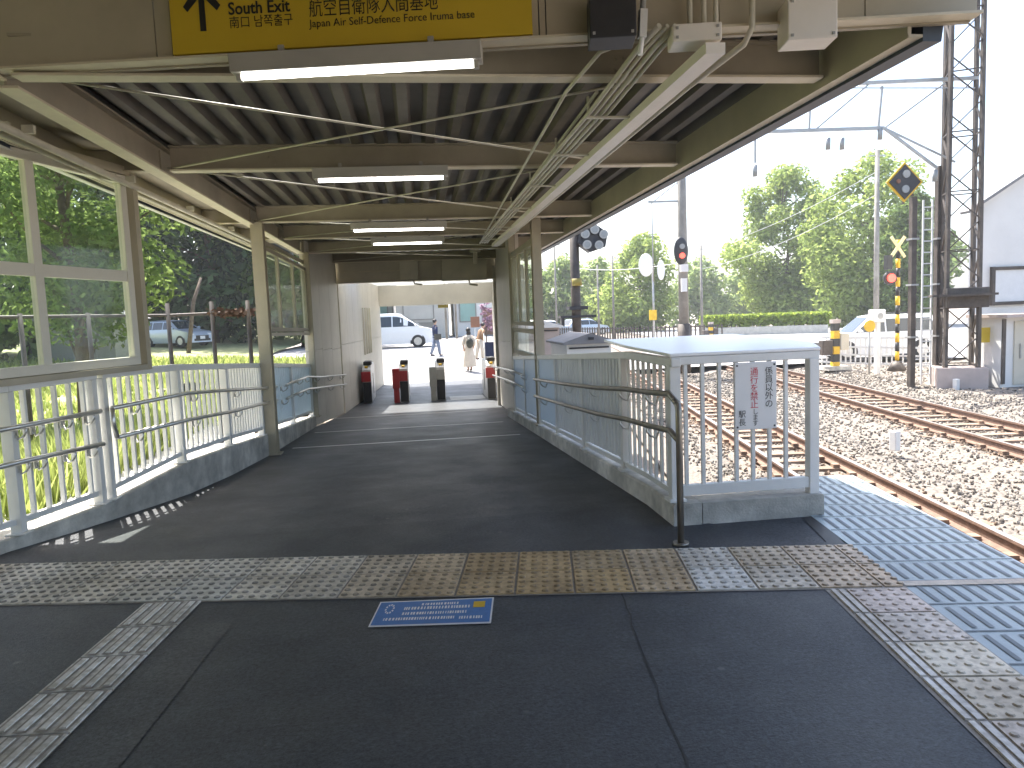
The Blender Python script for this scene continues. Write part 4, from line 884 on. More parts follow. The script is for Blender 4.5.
# ================================================================== PEOPLE
def skin_body(name, joints, edges, m, parent, sub=2):
    bm = bmesh.new(); ly = bm.verts.layers.skin.verify(); vs = []
    for i, j in enumerate(joints):
        v = bm.verts.new(j[0]); r = j[1]; v[ly].radius = (r, r) if isinstance(r, (int, float)) else r; v[ly].use_root = i == 0; vs.append(v)
    for a, b in edges: bm.edges.new((vs[a], vs[b]))
    me = bpy.data.meshes.new(name); bm.to_mesh(me); bm.free(); me.materials.append(MATS[m])
    o = bpy.data.objects.new(name, me); C.objects.link(o); o.parent = parent
    k = o.modifiers.new('skin', 'SKIN'); k.use_smooth_shade = True
    s_ = o.modifiers.new('sub', 'SUBSURF'); s_.levels = sub; s_.render_levels = sub
    return o
def person(label, loc, rz, h=1.65, stride=.2, top='navy', legs='jeans', hair='hair', dress=False, bag=None, lean=0., cap=None, group=None):
    t = thing('person', label, 'person', loc, group, rz); k = h / 1.7
    def V(x, y, z): return (x * k, (y + lean * max(0, z - .9)) * k, z * k)
    J = [(V(0, 0, .93), (.13, .10)), (V(0, 0, 1.15), (.125, .09)), (V(0, 0, 1.36), (.15, .10)), (V(0, 0, 1.46), .055), (V(0, .02, 1.54), .055), (V(0, .03, 1.62), (.075, .09)), (V(0, .02, 1.70), (.05, .06)),
         (V(.17, 0, 1.38), .055), (V(.22, -.05, 1.12), .043), (V(.20, .10, .92), .034), (V(.20, .16, .84), .035), (V(-.17, 0, 1.38), .055), (V(-.22, .04, 1.12), .043), (V(-.21, -.02, .90), .034), (V(-.21, .02, .82), .035),
         (V(.09, 0, .86), .09), (V(.09, stride * .55, .49), .062), (V(.09, stride * .7, .09), .042), (V(.09, stride * .7 + .14, .04), .036), (V(-.09, 0, .86), .09), (V(-.09, -stride * .3, .49), .062), (V(-.09, -stride, .11), .042), (V(-.09, -stride + .13, .05), .036)]
    E = [(0, 1), (1, 2), (2, 3), (3, 4), (4, 5), (5, 6), (2, 7), (7, 8), (8, 9), (9, 10), (2, 11), (11, 12), (12, 13), (13, 14), (0, 15), (15, 16), (16, 17), (17, 18), (0, 19), (19, 20), (20, 21), (21, 22)]
    skin_body('body', J, E, 'skin', t)
    def ring(z, a, b, y0=0, n=14): return [Vector(V(0, 0, z)) + Vector((a * math.cos(6.283 * i / n) * k, (y0 + b * math.sin(6.283 * i / n)) * k, 0)) for i in range(n)]
    mb = MB(); mb.loft([ring(.88, .165, .13), ring(1.05, .155, .125), ring(1.22, .17, .13), ring(1.36, .19, .125), ring(1.44, .13, .09), ring(1.475, .065, .06)], smooth=True, caps=False)
    for a in (7, 11):
        p, q, r2 = (Vector(J[a + i][0]) for i in range(3)); mb.tube([p, q, q.lerp(r2, .9 if not dress else .3)], .072 * k, 10, r2=.05 * k)
    mb.build('jacket' if not dress else 'blouse', top, t, off=(0, 0, 0)).location = (0, 0, 0)
    if dress:
        mb = MB(); mb.loft([ring(1.0, .15, .12), ring(.85, .19, .16), ring(.5, .25, .22), ring(.2, .29, .25)], smooth=True, caps=False); mb.build('skirt', legs, t, off=(0, 0, 0)).location = (0, 0, 0)
    else:
        mb = MB()
        for a in (15, 19):
            p = Vector(J[a][0]) + Vector((0, 0, .08)); mb.tube([p, Vector(J[a + 1][0]), Vector(J[a + 2][0])], .108 * k, 12, r2=.062 * k)
        mb.loft([ring(.80, .15, .12), ring(.97, .165, .13)], smooth=True); mb.build('trousers', legs, t, off=(0, 0, 0)).location = (0, 0, 0)
    mb = MB()
    for a in (17, 21): p, q = Vector(J[a][0]), Vector(J[a + 1][0]); mb.ball((p + q) / 2 + Vector((0, .02, -.01)), .06 * k, (.8, 2.1, .8), 1)
    mb.build('shoes', 'shoe', t, off=(0, 0, 0)).location = (0, 0, 0)
    mb = MB(); hc = Vector(J[5][0]); mb.ball(hc + Vector((0, -.025, .035)) * k, .105 * k, (.92, 1.0, .98), 2)
    if dress: mb.ball(hc + Vector((0, -.06, -.10)) * k, .085 * k, (1.1, .6, 1.6), 2)
    mb.build('hair', hair, t, off=(0, 0, 0)).location = (0, 0, 0)
    mb = MB(); mb.ball(hc + Vector((0, .10, -.005)) * k, .016 * k, (1, 1, 1.2), 1)
    for s in (-1, 1): mb.ball(hc + Vector((s * .082, .0, 0)) * k, .02 * k, (.5, 1, 1.3), 1)
    mb.build('nose_and_ears', 'skin', t, off=(0, 0, 0)).location = (0, 0, 0)
    if bag == 'back': mb = MB(); mb.ball(Vector(V(-.02, -.22, 1.14)), .17 * k, (.9, .6, 1.25), 2); mb.build('backpack', 'bag', t, off=(0, 0, 0)).location = (0, 0, 0)
    if bag == 'side':
        mb = MB(); mb.box(Vector(V(.26, .02, .92)), (.14, .3, .26)); mb.tube([Vector(V(.26, .02, 1.0)), Vector(V(0, .1, 1.28)), Vector(V(-.16, 0, 1.44))], .02, 6); mb.build('shoulder_bag', 'bag', t, off=(0, 0, 0), bevel=.03).location = (0, 0, 0)
    return t
p = pix(436, 352, 33.5); person('man in a dark navy jacket and pale trousers walking past the white minivan', (p.x, p.y, -.27), R(-70), 1.68, .22, 'navy', 'jeans', bag='side')
p = pix(470, 371, 27.5); person('woman in a long cream dress with a dark backpack walking away past the gates', (p.x, p.y, street_z(p.x, p.y)), R(12), 1.62, .12, 'dress', 'dress', dress=True, bag='back')
p = pix(480, 360, 32); person('person in a brown jacket bending forward behind the woman in the cream dress', (p.x, p.y, street_z(p.x, p.y)), R(-60), 1.6, .15, 'brown_cloth', 'dress', lean=.35)

# ================================================================== CARS
def car(name, label, loc, rz, L, W, H, paint, hood_h, hood_l, ws_l, rear_l, roof_drop=.0, wheel_r=.33, group=None, belt=None, rack=False, cat='car'):
    """x is forward, origin on the ground at the middle"""
    t = thing(name, label, cat, loc, group, rz); hw = W / 2; belt = belt or hood_h + .02
    x0, x1 = -L / 2, L / 2
    def top(x):
        return interp([(x0, hood_h * .92), (x0 + .03, hood_h + .05), (x0 + rear_l, H - roof_drop), (x0 + rear_l + .5, H - .01), (x1 - hood_l - ws_l - .35, H), (x1 - hood_l - ws_l, H - .05), (x1 - hood_l, hood_h + .02), (x1 - .25, hood_h - .10), (x1, hood_h - .32)], x)
    def belt_z(x): return min(belt, top(x) - .02)
    def half(x, z):
        f = 1 - .10 * max(0, (abs(x) - L * .36) / (L * .14)) ** 2
        b = belt_z(x); tp = top(x)
        if z <= b: return hw * f * (1 - .10 * max(0, (.45 - z) / .45) ** 2)
        return hw * f * (1 - .20 * (z - b) / max(.45, tp - b + .001) * min(1, (tp - b) / .45))
    xs = sorted(set([x0, x0 + .03, x0 + .15, x0 + rear_l, x0 + rear_l + .5, x1 - hood_l - ws_l - .35, x1 - hood_l - ws_l, x1 - hood_l, x1 - .5, x1 - .25, x1 - .08, x1] + [x0 + L * i / 14 for i in range(1, 14)]))
    rings = []
    for x in xs:
        b, tp = belt_z(x), top(x); z = [.22, .40, (b + .4) / 2, b, b + (tp - b) * .85, tp]
        r = [(x, half(x, q), q) for q in z]; r[-1] = (x, half(x, tp) * .86, tp); rings.append([Vector(q) for q in r] + [Vector((x, -q[1], q[2])) for q in r[::-1]])
    mb = MB(); mb.loft(rings, smooth=True); body = mb.build('body', paint, t, off=(0, 0, 0)); body.location = (0, 0, 0)
    es = body.modifiers.new('split', 'EDGE_SPLIT'); es.split_angle = R(38)
    # side windows
    xa, xb = x0 + rear_l * .55 + .12, x1 - hood_l - .12
    for s in (1, -1):
        cuts = [xa, lerp(xa, xb, .30), lerp(xa, xb, .62), xb]
        for c0, c1 in zip(cuts, cuts[1:]):
            mb = MB(); c0 += .03; c1 -= .03; n = 5; lo = []; hi = []
            for i in range(n + 1):
                x = lerp(c0, c1, i / n); b = belt_z(x) + .04; tp = b + (top(x) - belt_z(x)) * .72
                if top(x) - belt_z(x) < .12: tp = b + .01
                lo.append(Vector((x, s * (half(x, b) + .008), b))); hi.append(Vector((x, s * (half(x, tp) + .008), tp)))
            vl = [mb.bm.verts.new(q) for q in lo]; vh = [mb.bm.verts.new(q) for q in hi]
            for i in range(n): mb.face([vl[i], vl[i + 1], vh[i + 1], vh[i]])
            mb.build('window', 'car_glass', t, off=(0, 0, 0)).location = (0, 0, 0)
    def across(xa_, xb_, name, d, fr=.9):
        mb = MB(); n = 6; A = []; B = []
        for i in range(n + 1):
            y = lerp(-1, 1, i / n) * fr
            for x, arr in ((xa_, A), (xb_, B)):
                arr.append(mb.bm.verts.new((x + d, y * half(x, top(x)) * .88, top(x) + .012)))
        for i in range(n): mb.face([A[i], A[i + 1], B[i + 1], B[i]])
        mb.build(name, 'car_glass', t, off=(0, 0, 0)).location = (0, 0, 0)
    across(x1 - hood_l - .06, x1 - hood_l - ws_l + .05, 'windscreen', .01); across(x0 + .07, x0 + rear_l - .04, 'rear_window', -.012)
    for x in (x0 + L * .19, x1 - L * .19):
        for s in (1, -1):
            y = s * half(x, wheel_r) * 1.0; mb = MB(); mb.cyl((x, y - s * .22, wheel_r), (x, y + s * .012, wheel_r), wheel_r, 22); wl_ = mb.build('wheel', 'tyre', t, off=(0, 0, 0)); wl_.location = (0, 0, 0)
            mb = MB(); mb.cyl((x, y, wheel_r), (x, y + s * .018, wheel_r), wheel_r * .62, 18)
            mb.build('rim', 'alloy', wl_, off=(0, 0, 0)).location = (0, 0, 0)
            mb = MB(); r1 = wheel_r + .06; pts = [(x + r1 * math.cos(a), s * (half(x, wheel_r) + .004), wheel_r + r1 * math.sin(a)) for a in [math.pi * i / 12 for i in range(13)]]; mb.poly(pts + [(x - r1, pts[0][1], .20), (x + r1, pts[0][1], .20)]); mb.build('wheel_arch', 'black_paint', t, off=(0, 0, 0)).location = (0, 0, 0)
    for s in (1, -1):
        mb = MB(); z = hood_h - .28; mb.ball((x1 - .16, s * hw * .68, z), .16, (.9, 1.1, .62), 2); mb.build('headlight', 'lamp_glass', t, off=(0, 0, 0)).location = (0, 0, 0)
        mb = MB(); mb.ball((x0 + .06, s * hw * .80, hood_h - .10), .13, (.5, .8, 1.3), 2); mb.build('tail_light', 'tail_lamp', t, off=(0, 0, 0)).location = (0, 0, 0)
        mb = MB(); mb.ball((x1 - hood_l - .25, s * (hw + .09), belt + .10), .11, (.6, 1, .75), 2); mb.build('mirror', paint, t, off=(0, 0, 0)).location = (0, 0, 0)
    mb = MB(); mb.box((x1 - .03, 0, hood_h - .42), (.10, W * .52, .20)); mb.box((x1 - .05, 0, .36), (.12, W * .66, .14)); mb.build('grille', 'black_paint', t, off=(0, 0, 0), bevel=.02).location = (0, 0, 0)
    mb = MB(); mb.box((x1 + .025, 0, .48), (.012, .33, .165)); mb.build('number_plate', 'sign_white', t, off=(0, 0, 0)).location = (0, 0, 0)
    if rack:
        for s in (1, -1): mb = MB(); mb.tube([(x0 + rear_l + .3, s * hw * .62, H + .05), (x1 - hood_l - ws_l - .4, s * hw * .62, H + .05)], .02, 6); mb.build('roof_rail', 'black_paint', t, off=(0, 0, 0)).location = (0, 0, 0)
    return t
p = pix(395, 348, 39.5); car('minivan', 'white minivan parked across the street in front of the station exit', (p.x - .15, p.y, -.02), R(-4), 4.75, 1.75, 1.86, 'car_white', 1.08, .75, 1.05, .35, wheel_r=.34, belt=1.10, cat='van')
p = pix(884, 361, 30.5); car('parked_car', 'large white estate car waiting behind the white fence at the level crossing', (p.x, p.y + .6, -.95), R(168), 4.9, 1.9, 1.86, 'car_white', 1.08, 1.15, .8, .5, wheel_r=.38, rack=True, belt=1.12)
p = pix(177, 344, 41); car('parked_car', 'silver blue hatchback parked on the grass left of the station', (p.x, p.y, lawn_z(p.x, p.y) + .02), R(-32), 4.0, 1.7, 1.5, 'car_silverblue', .92, 1.0, .75, .45, wheel_r=.31)
for i, (x, y, d, rz, pt, lab) in enumerate(((585, 328, 66, 20, 'car_silverblue', 'distant pale blue car behind the far fence, right of the lamp pole'), (548, 327, 66, 15, 'car_white', 'distant white car behind the far fence, left of the lamp pole'), (526, 326, 72, 15, 'car_silverblue', 'distant silver car seen just right of the station column'))):
    p = pix(x, y, d); car('parked_car', lab, (p.x, p.y, -.55), R(rz), 4.3, 1.7, 1.5, pt, .92, 1.0, .8, .5, group='cars parked beyond the tracks')

# ================================================================== STREET BEYOND THE EXIT
def simple_house(name, label, x0, x1, y, dep, z0, h, m, openings, roof='flat', roofm='roof_grey', cat='building'):
    t = thing(name, label, cat, ((x0 + x1) / 2, y, z0)); mb = MB(); mb.box(((x0 + x1) / 2, y + dep / 2, z0 + h / 2), (x1 - x0, dep, h)); wl_ = mb.build('wall', m, t)
    mb = MB()
    if roof == 'flat': mb.box(((x0 + x1) / 2, y + dep / 2, z0 + h + .12), (x1 - x0 + .5, dep + .6, .22))
    else: mb.prism([(x0 - .4, y - .5, z0 + h), (x1 + .4, y - .5, z0 + h), ((x0 + x1) / 2, y - .5, z0 + h + (x1 - x0) * .25)], (0, dep + .8, 0))
    mb.build('roof', roofm, t)
    for (nm, a, b, c, d, mm) in openings:
        mb = MB(); mb.box(((a + b) / 2, y - .02, z0 + (c + d) / 2), (b - a, .08, d - c)); w_ = mb.build(nm, mm, t)
        mb = MB(); f = .09
        for q in (((a + b) / 2, d + f / 2, b - a + 2 * f, f), ((a + b) / 2, c - f / 2, b - a + 2 * f, f)): mb.box((q[0], y - .03, z0 + q[1]), (q[2], .12, q[3]))
        for xx in (a - f / 2, b + f / 2): mb.box((xx, y - .03, z0 + (c + d) / 2), (f, .12, d - c))
        mb.build('frame', 'shutter', w_)
    return t
simple_house('shop_building', 'pale shop with a dark low garage opening across the street', -1.6, 2.4, 56, 8, 0, 3.6, 'shop_wall', [('garage_opening', -1.1, 1.3, .15, 1.15, 'shutter'), ('window', -1.0, 1.2, 1.5, 2.6, 'shop_wall')])
simple_house('shop_building', 'glass-fronted green building behind the white minivan', -8.5, -2.0, 60, 8, 0, 4.4, 'shop_wall', [('window', -8.2, -5.6, .5, 3.4, 'shop_green'), ('window', -5.2, -2.4, .5, 3.4, 'shop_green')])
simple_house('shop_building', 'white house across the street at the right of the exit', 2.9, 8.5, 58, 8, 0, 4.2, 'shed_white', [('window', 3.4, 4.6, 1.2, 2.6, 'shop_green'), ('door', 5.2, 6.1, 0.05, 2.1, 'brown_sign')], 'gable')
p = pix(475, 330, 34); t = thing('shop_sign', 'small brown sign board on a post above the walkers', 'sign', (p.x, p.y, -.3)); mb = MB(); mb.cyl((p.x, p.y, -.35), (p.x, p.y, 1.3), .03, 8); mb.build('post', 'white_metal', t); q = pix(475, 322, 34); mb = MB(); mb.box((q.x, q.y - .05, q.z), (.42, .06, .5)); mb.build('board', 'brown_sign', t, bevel=.01)
p = pix(489.5, 362, 25); q = pix(489.5, 342, 25); t = thing('banner', 'navy upright banner on a stand at the right edge of the exit', 'banner', (p.x, p.y, street_z(p.x, p.y))); mb = MB(); mb.cyl((p.x - .16, p.y, -.64), (p.x - .16, p.y, q.z + .3), .014, 8); mb.build('pole', 'white_metal', t)
mb = MB(); mb.prism([(p.x - .14, p.y, p.z), (p.x + .02, p.y + .02, p.z), (p.x + .2, p.y, p.z), (p.x + .2, p.y, q.z), (p.x + .02, p.y + .02, q.z), (p.x - .14, p.y, q.z)], (0, .006, 0)); mb.build('cloth', 'navy', t); mb = MB(); mb.cyl((p.x, p.y, -.63), (p.x, p.y, -.53), .2, 16, .15); mb.build('base', 'grey_plastic', t)
for x, lab in ((457, 'slim utility pole beside the garage opening across the street'), (447, 'slim pole across the street, right behind the man in navy')):
    p = pix(x, 340, 52); mb = MB(); mb.tube([(p.x, p.y, -.02), (p.x, p.y, 7)], .09, 10, r2=.07); tag(mb.build('utility_pole', 'pole_grey', off=(p.x, p.y, 0)), lab, 'pole')
# ================================================================== TRACKSIDE
def cabinet(label, x0, x1, yt, d, zb, m, rm, dep=1.6):
    p = pix((x0 + x1) / 2, yt, d); wd = (x1 - x0) / FPX * d; t = thing('equipment_cabinet', label, 'cabinet', (p.x, p.y, zb), 'equipment cabinets by the track'); h = p.z - .2 - zb
    mb = MB(); mb.box((p.x, p.y + dep / 2, zb + h / 2), (wd, dep, h)); mb.build('body', m, t)
    mb = MB(); mb.prism([(p.x - wd / 2 - .09, p.y - .1, zb + h), (p.x + wd / 2 + .09, p.y - .1, zb + h), (p.x + wd / 2 + .09, p.y - .1, zb + h + .04), (p.x, p.y - .1, zb + h + .2), (p.x - wd / 2 - .09, p.y - .1, zb + h + .04)], (0, dep + .2, 0)); mb.build('roof', rm, t)
    mb = MB(); mb.box((p.x, p.y - .015, zb + h - .07), (wd * .9, .03, .03)); mb.box((p.x + .02, p.y - .11, zb + h + .1), (.1, .03, .05)); mb.build('vent', 'dark_plastic', t)
    mb = MB(); mb.box((p.x, p.y - .012, zb + h * .45), (wd * .8, .02, h * .7)); mb.build('door', m, t)
cabinet('white equipment cabinet with a low gabled roof just past the ramp railing', 566, 611, 333, 13.5, -1.1, 'shed_white', 'roof_grey')
cabinet('pinkish equipment cabinet behind the right column, left of the lamp pole', 522, 559, 320, 18, -1.1, 'roof_pink', 'shed_white')
# crossing warning lamps on the tall brown pole
p = pix(577, 330, 19); lp = thing('crossing_lamp_pole', 'brown pole with a cluster of round crossing lamps beside the white cabinet', 'signal', (p.x, p.y, -1.1))
q = pix(574, 240, 19); mb = MB(); mb.tube([(p.x, p.y, -1.1), (q.x, q.y, 4.4)], .125, 12); mb.build('pole', 'iron_brown', lp)
c = pix(593, 238, 18.8); mb = MB(); hexp = [c + Vector((.42 * math.cos(a), -.02, .36 * math.sin(a))) for a in [i * math.pi / 3 + .35 for i in range(6)]]; mb.prism(hexp, (0, .35, 0)); mb.bar(c + Vector((0, .2, 0)), Vector((q.x, q.y, c.z)), .1, .1); hb = mb.build('lamp_housing', 'dark_plastic', lp, bevel=.02)
for dx, dz in ((-.18, -.17), (.13, -.19), (.26, .08), (-.22, .10), (.03, .2)):
    mb = MB(); mb.cyl(c + Vector((dx, -.03, dz)), c + Vector((dx, -.11, dz)), .105, 14, .115); l_ = mb.build('lamp', 'grey_plastic', lp); mb = MB(); mb.cyl(c + Vector((dx, -.10, dz)), c + Vector((dx, -.115, dz)), .08, 14); mb.build('lens', 'lens', l_)
mb = MB(); b = pix(577, 308, 19); mb.box(b, (.5, .4, .09)); mb.box(b + Vector((0, 0, -.22)), (.95, .35, .06)); mb.box(b + Vector((-.4, 0, -.34)), (.08, .2, .25)); mb.build('bracket', 'dark_plastic', lp)
mb = MB(); b = pix(577, 288, 18.86); mb.cyl(b + Vector((0, 0, .06)), b + Vector((0, 0, .24)), .133, 12); mb.build('warning_band', 'olive_plate', lp)
# tall electric pole with red signal lamp
def pole(name, label, x, d, zb, zt, r, m='pole_grey', xt=None, yt=None, cat='pole', group=None, r2=None):
    b = pix(x, 330, d); t = thing(name, label, cat, (b.x, b.y, zb), group); a = pix(xt or x, yt, d) if yt else Vector((b.x, b.y, zt))
    mb = MB(); mb.tube([(b.x, b.y, zb), (b.x, b.y, zt)], r, 10, r2=r2 or r * .8); mb.build('shaft', m, t); return t, b
ep, b = pole('utility_pole', 'tall concrete pole carrying an oval red signal lamp beside the crossing', 684, 28, -1, 9.2, .2, r2=.15)
c = pix(681, 251, 27.7); mb = MB(); mb.ball(c, .30, (.95, .35, 1.75), 3); sb = mb.build('signal_backplate', 'dark_plastic', ep)
for dz, m_ in ((-.18, 'red_lamp'), (.16, 'lens')): mb = MB(); mb.cyl(c + Vector((0, -.08, dz)), c + Vector((0, -.16, dz)), .10, 14); mb.build('signal_lamp', m_, ep)
mb = MB(); q = pix(648, 202, 28); q2 = pix(685, 201, 28); mb.bar(q, q2, .06, .08); q3 = pix(668, 170, 28); mb.bar(q + Vector((.2, 0, 0)), q2 + Vector((0, 0, .9)), .04, .04); mb.cyl(q + Vector((.15, 0, 0)), q + Vector((.15, 0, -3.0)), .025, 6); mb.build('cross_arm', 'galv', ep)
mb = MB(); c = pix(684, 268, 27.75); mb.box(c, (.3, .12, .28)); c = pix(684, 285, 27.75); mb.box(c, (.22, .08, .5)); mb.build('plate', 'sign_white', ep)
mb = MB(); mb.tube([(b.x, b.y, -1), (b.x, b.y, .9)], .24, 12); mb.build('lower_wrap', 'iron_brown', ep)
# traffic mirrors
tmr = pix(654, 331, 40); t = thing('traffic_mirror', 'pair of round convex mirrors seen from behind on a post beyond the crossing', 'mirror', (tmr.x, tmr.y, -.9))
mb = MB(); mb.tube([(tmr.x, tmr.y, -.9), (tmr.x, tmr.y, 4.2)], .06, 8); mb.build('post', 'galv', t)
for x, y, r_ in ((646, 265, .5), (661, 270, .44)):
    c = pix(x, y, 39.8); mb = MB(); mb.ball(c, r_, (.85 if x < 650 else .5, .14, 1.25), 3); mb.build('mirror_shell', 'shed_white', t)
mb = MB(); c = pix(653, 315, 39.8); mb.box(c, (.4, .1, .55)); mb.build('plate', 'yellow_paint', t)
# far crossing gate machine
def gate_machine(label, x, yt, yb, d, zb, arm):
    b, tt = pix(x, yb, d), pix(x, yt, d); t = thing('crossing_gate', label, 'crossing gate', (b.x, b.y, zb), 'level crossing gates'); h = tt.z - zb
    mb = MB(); n = 6
    for i in range(n):
        mb.mi = i % 2; mb.box((b.x, b.y, zb + h * (i + .5) / n), (.24, .24, h / n - .004))
    mb.build('post', ['yellow_paint', 'black_paint'], t)
    mb = MB(); mb.box((b.x + .3, b.y, zb + h * .6), (.34, .34, h * .36)); mb.build('motor_box', 'iron_brown' if d > 35 else 'shed_cream', t, bevel=.03)
    mb = MB(); mb.box((b.x - .38, b.y, zb + h * .48), (.4, .34, .55)); mb.build('counterweight', 'iron_brown', t, bevel=.03)
    mb = MB(); mb.box((b.x, b.y, zb + .06), (.9, .7, .14)); mb.build('base', 'concrete', t)
    mb = MB(); mb.box((b.x, b.y, tt.z + .06), (.3, .26, .14)); mb.build('cap', 'roof_pink', t)
    if arm:
        mb = MB(); k = 10
        for i in range(k): mb.mi = i % 2; mb.cyl((b.x + .05, b.y - .2, zb + .9 + i * .4), (b.x + .05, b.y - .2, zb + 1.3 + i * .4), .03, 6)
        mb.build('arm', ['yellow_paint', 'black_paint'], t)
gate_machine('yellow and black crossing gate machine by the brown fence, far side of the crossing', 711, 324, 342, 50, -.95, False)
gate_machine('yellow and black crossing gate machine in front of the white estate car', 835, 323, 363, 27, -1.0, False)
# fences
def bar_fence(label, pts, zb, h, m, pitch, t_=.05, rails=(.1, .9), cat='fence', post_every=None, name='picket_fence'):
    a0 = pts[0]; t = thing(name, label, cat, (a0[0], a0[1], zb)); mb = MB(); mr_ = MB()
    for a, b in zip(pts, pts[1:]):
        A, B = Vector((a[0], a[1], zb)), Vector((b[0], b[1], zb)); L = (B - A).length; n = int(L / pitch)
        for i in range(n + 1):
            q = A.lerp(B, i / max(1, n)); mb.bar(q, q + Vector((0, 0, h)), t_, t_ * .6, up=(0, 1, 0))
        for r_ in rails: mr_.bar(A + Vector((0, 0, h * r_)), B + Vector((0, 0, h * r_)), .05, .07)
    mb.build('pickets', m, t); mr_.build('rails', m, t); return t
fa = [pix(x, 330, d) for x, d in ((560, 62), (640, 54), (722, 52))]
bar_fence('long brown picket fence beside the tracks beyond the crossing', [(p.x, p.y) for p in fa], -.95, 1.25, 'iron_brown', .30, .1, name='picket_fence')
fb = [pix(x, 340, d) for x, d in ((822, 29), (932, 25.5))]
bar_fence('white low barrier fence in front of the white estate car', [(p.x, p.y) for p in fb], -1.0, 1.15, 'white_metal', .20, .05, (.12, .40, .66, .97), name='guard_fence')
# crossing X sign pole
b = pix(897, 362, 26); xs_ = thing('crossing_sign', 'yellow and black striped crossing post with crossed boards and a red lamp', 'crossing sign', (b.x, b.y, -1.0)); tt = pix(897, 240, 26)
mb = MB(); n = 14
for i in range(n):
    mb.mi = i % 2; z0, z1 = lerp(-1, tt.z, i / n), lerp(-1, tt.z, (i + 1) / n); mb.cyl((b.x, b.y, z0), (b.x, b.y, z1), .075, 10)
mb.build('post', ['black_paint', 'yellow_paint'], xs_)
c = pix(898, 247, 25.85)
for s in (1, -1): mb = MB(); mb.bar(c + Vector((-.27 * s, 0, -.36)), c + Vector((.27 * s, .01 * s, .36)), .02, .11, up=(0, 0, 1)); mb.build('crossed_board', 'cross_cream', xs_)
c = pix(891, 278, 25.85); mb = MB(); mb.cyl(c, c + Vector((0, .1, 0)), .24, 16); mb.bar(c + Vector((0, .05, 0)), (b.x, b.y, c.z), .05, .05); mb.box(c + Vector((-.08, .05, .55)), (.2, .2, .5)); mb.build('lamp_plate', 'black_paint', xs_)
mb = MB(); mb.cyl(c + Vector((0, -.06, 0)), c, .15, 14); mb.build('red_lamp', 'red_lamp', xs_)
mb = MB(); mb.cyl((b.x, b.y, -1.05), (b.x, b.y, -.7), .35, 12, .15); mb.build('base', 'iron_brown', xs_)
# white control box on post, with yellow round plate
b = pix(877, 363, 25); t = thing('control_post', 'white control box on a post with a round yellow plate beside it', 'control box', (b.x, b.y, -1.0)); c = pix(877, 316, 25)
mb = MB(); mb.box((b.x, b.y, (c.z - 1) / 2), (.14, .14, c.z + 1)); mb.build('post', 'shed_white', t); mb = MB(); mb.box(c, (.46, .3, .44)); mb.build('box_body', 'shed_white', t, bevel=.03); mb = MB(); mb.cyl(c + Vector((.03, -.16, .0)), c + Vector((.03, -.145, .0)), .1, 14); mb.build('dial', 'grey_plastic', t)
c2 = pix(870, 326, 24.8); mb = MB(); mb.cyl(c2, c2 + Vector((0, .04, 0)), .2, 18); mb.build('round_plate', 'yellow_paint', t); mb = MB(); mb.cyl((c2.x, c2.y + .03, -1.05), (c2.x, c2.y + .03, c2.z), .03, 8); mb.build('plate_post', 'galv', t)
# two dark square poles with a ladder
p1 = pix(911, 378, 21); p2 = pix(936, 372, 21.2)
for (q, yt, lab) in ((p1, 197, 'dark square steel pole left of the ladder, under the diamond sign'), (p2, 165, 'dark square steel pole between the ladder and the lattice mast')):
    top_ = pix(913 if q is p1 else 936, yt, 21); t = thing('signal_pole', lab, 'pole', (q.x, q.y, -1.05), 'steel signal poles'); mb = MB(); mb.bar((q.x, q.y, -1.05), (q.x, q.y, top_.z), .15, .15, up=(0, 1, 0)); mb.build('shaft', 'iron_brown', t)
    mb = MB()
    for z in (.4, 1.9, 3.2): mb.box((q.x, q.y, z), (.24, .24, .05))
    mb.build('band', 'galv', t)
lx = [pix(921, 372, 21.1), pix(930, 372, 21.1)]; lz = pix(924, 200, 21.1).z; t = thing('ladder', 'white steel ladder standing between the two dark square poles', 'ladder', (lx[0].x, lx[0].y, -1.0))
for q in lx: mb = MB(); mb.bar((q.x, q.y, -1.0), (q.x, q.y, lz), .04, .04, up=(0, 1, 0)); mb.build('stile', 'white_metal', t)
mb = MB(); z = -.7
while z < lz: mb.bar((lx[0].x, lx[0].y, z), (lx[1].x, lx[1].y, z), .03, .03); z += .32
mb.build('rungs', 'white_metal', t)
c = pix(905, 182, 20.85); ds = thing('diamond_signal', 'black diamond signal with yellow edge and two round lamps on top of a dark pole', 'signal', c)
for r_, y_, m_, nm in ((.56, .02, 'yellow_paint', 'border'), (.48, -.012, 'dark_plastic', 'face')):
    mb = MB(); mb.prism([c + Vector((r_, y_, 0)), c + Vector((0, y_, r_)), c + Vector((-r_, y_, 0)), c + Vector((0, y_, -r_))], (0, .03, 0)); mb.build(nm, m_, ds)
for dx, dz, m_ in ((.02, .22, 'grey_plastic'), (.0, -.2, 'tube'), (-.22, .02, 'brown_sign')):
    mb = MB(); mb.cyl(c + Vector((dx, -.05, dz)), c + Vector((dx, -.012, dz)), .11 if m_ != 'brown_sign' else .06, 14); mb.build('lamp', 'lens' if m_ == 'tube' else m_, ds)
mb = MB(); mb.bar(c + Vector((.1, .1, -.3)), (p1.x, p1.y, c.z - .35), .06, .06); mb.bar(c + Vector((0, .06, .2)), c + Vector((0, .06, -.6)), .05, .05, up=(0, 1, 0)); mb.build('bracket', 'iron_brown', ds)
